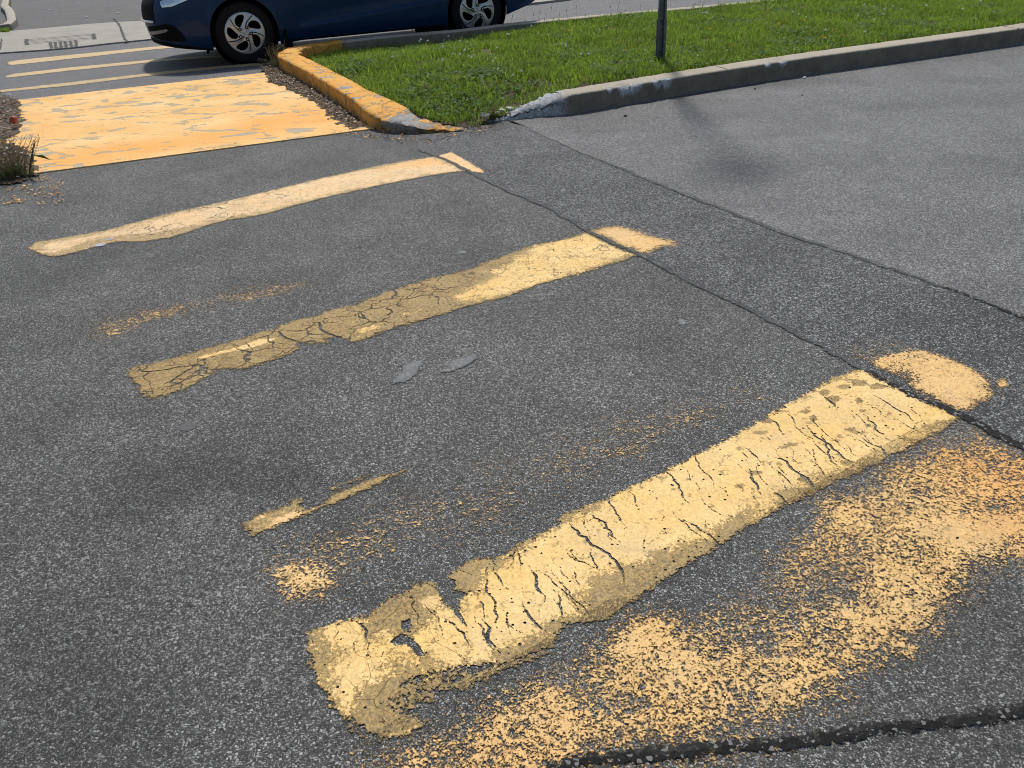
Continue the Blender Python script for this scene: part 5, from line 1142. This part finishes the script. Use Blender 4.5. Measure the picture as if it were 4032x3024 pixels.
# wheels
def in_hole(r, th):
    for k in range(5):
        a = th-(math.radians(102)+k*2*PI/5)-.10+.85*(r-.62)
        a = (a+PI) % (2*PI)-PI
        w0 = .37*max(0, 1-((r-.62)/.27)**2)**.5
        if abs(a) < w0*(1.0 if r > .5 else .95) and .36 < r < .88: return True
    return False
def on_groove(r, th):
    for k in range(5):
        a = th-(math.radians(66)+k*2*PI/5)-.08+.55*(r-.5)
        a = (a+PI) % (2*PI)-PI
        if abs(a) < .036/r*.6 and .38 < r < .93: return True
    return False
def make_wheel(x, sy, rot):
    wl = empty('wheel', (x, sy*.755, .316)); wl.parent = car; wl.rotation_euler = (0, 0, 0 if sy < 0 else PI)
    mb = MB(); prof = [(.205, -.098), (.225, -.103), (.262, -.106), (.288, -.104), (.300, -.098), (.308, -.088), (.313, -.075), (.316, -.05), (.316, .05), (.313, .075), (.300, .098), (.262, .104), (.205, .095)]
    mb.lathe(prof, 72, 'y'); mb.build('tyre', M_tyre, wl, True)
    mb = MB(); mb.lathe([(.001, -.02), (.205, -.02), (.208, -.098)], 48, 'y'); mb.lathe([(.001, .09), (.208, .09)], 48, 'y')
    for k in range(12): a = k*PI/6; mb.box((.11*math.cos(a), -.028, .11*math.sin(a)), (.03, .03, .03))
    mb.build('rim', M_blk, wl)
    nr, nth = 46, 300; R0 = .2135; V = []; F = []; F2 = []
    for i in range(nr+1):
        r = i/nr
        for j in range(nth):
            th = 2*PI*j/nth; h = -.094-.012*(1-r*r)-.004*math.cos(5*(th-math.radians(60))+2.6*(r-.5))*min(1, r*2)*(1-r)*2
            if r > .95: h += (r-.95)*.16
            if r < .20: h -= .004
            V.append((R0*r*math.cos(th+rot), h, R0*r*math.sin(th+rot)))
    for i in range(nr):
        for j in range(nth):
            r, th = (i+.5)/nr, 2*PI*(j+.5)/nth; f = (i*nth+j, i*nth+(j+1) % nth, (i+1)*nth+(j+1) % nth, (i+1)*nth+j)
            if in_hole(r, th) or on_groove(r, th): continue
            F.append(f)
    cv = mesh_obj('wheel_cover', V, F, M_sil, wl, smooth=True); sm = cv.modifiers.new('thick', 'SOLIDIFY'); sm.thickness = .010; sm.offset = 1
    bmx = bmesh.new(); bmx.from_mesh(cv.data); bmesh.ops.remove_doubles(bmx, verts=bmx.verts, dist=.0001); 
    for v in [v for v in bmx.verts if not v.link_faces]: bmx.verts.remove(v)
    bmesh.ops.recalc_face_normals(bmx, faces=bmx.faces); bmx.to_mesh(cv.data); bmx.free()
    for k in range(5):
        a = math.radians(66)+k*2*PI/5+rot; mb = MB(); mb.lathe([(.001, .002), (.0185, .002), (.0185, -.002), (.0165, -.003)], 14, 'y', (.064*math.cos(a), -.1245, .064*math.sin(a))); bz = mb.build('lug_recess', M_blk, wl)
        mb = MB(); mb.lathe([(.0085, .002), (.0085, -.004), (.001, -.005)], 8, 'y', (.064*math.cos(a), -.1245, .064*math.sin(a))); mb.build('lug_nut', M_sil, bz)
    return wl
make_wheel(AX0, -1, 0); make_wheel(AX1, -1, math.radians(24)); make_wheel(AX0, 1, .4); make_wheel(AX1, 1, .9)
# windscreens
def crossglass(name, x0, x1, off=.006):
    V = []; F = []; nx_, ny_ = 8, 14
    for i in range(nx_+1):
        x = x0+(x1-x0)*i/nx_
        for j in range(ny_+1):
            y = (j/ny_*2-1)*.62; zt, tp = belt(x), topz(x); hw = halfw(x, zt); c = min(1, abs(y)/hw)**(2.2/2); sn = max(0, 1-c*c)**.5; V.append((x, y, zt+(tp-zt)*sn**(2/2.2)+off))
    for i in range(nx_):
        for j in range(ny_): a = i*(ny_+1)+j; F.append((a, a+1, a+ny_+2, a+ny_+1))
    mesh_obj(name, V, F, M_glass, car, smooth=True)
crossglass('windscreen', .52, 1.10); crossglass('rear_window', 2.50, 2.98)
print('built')
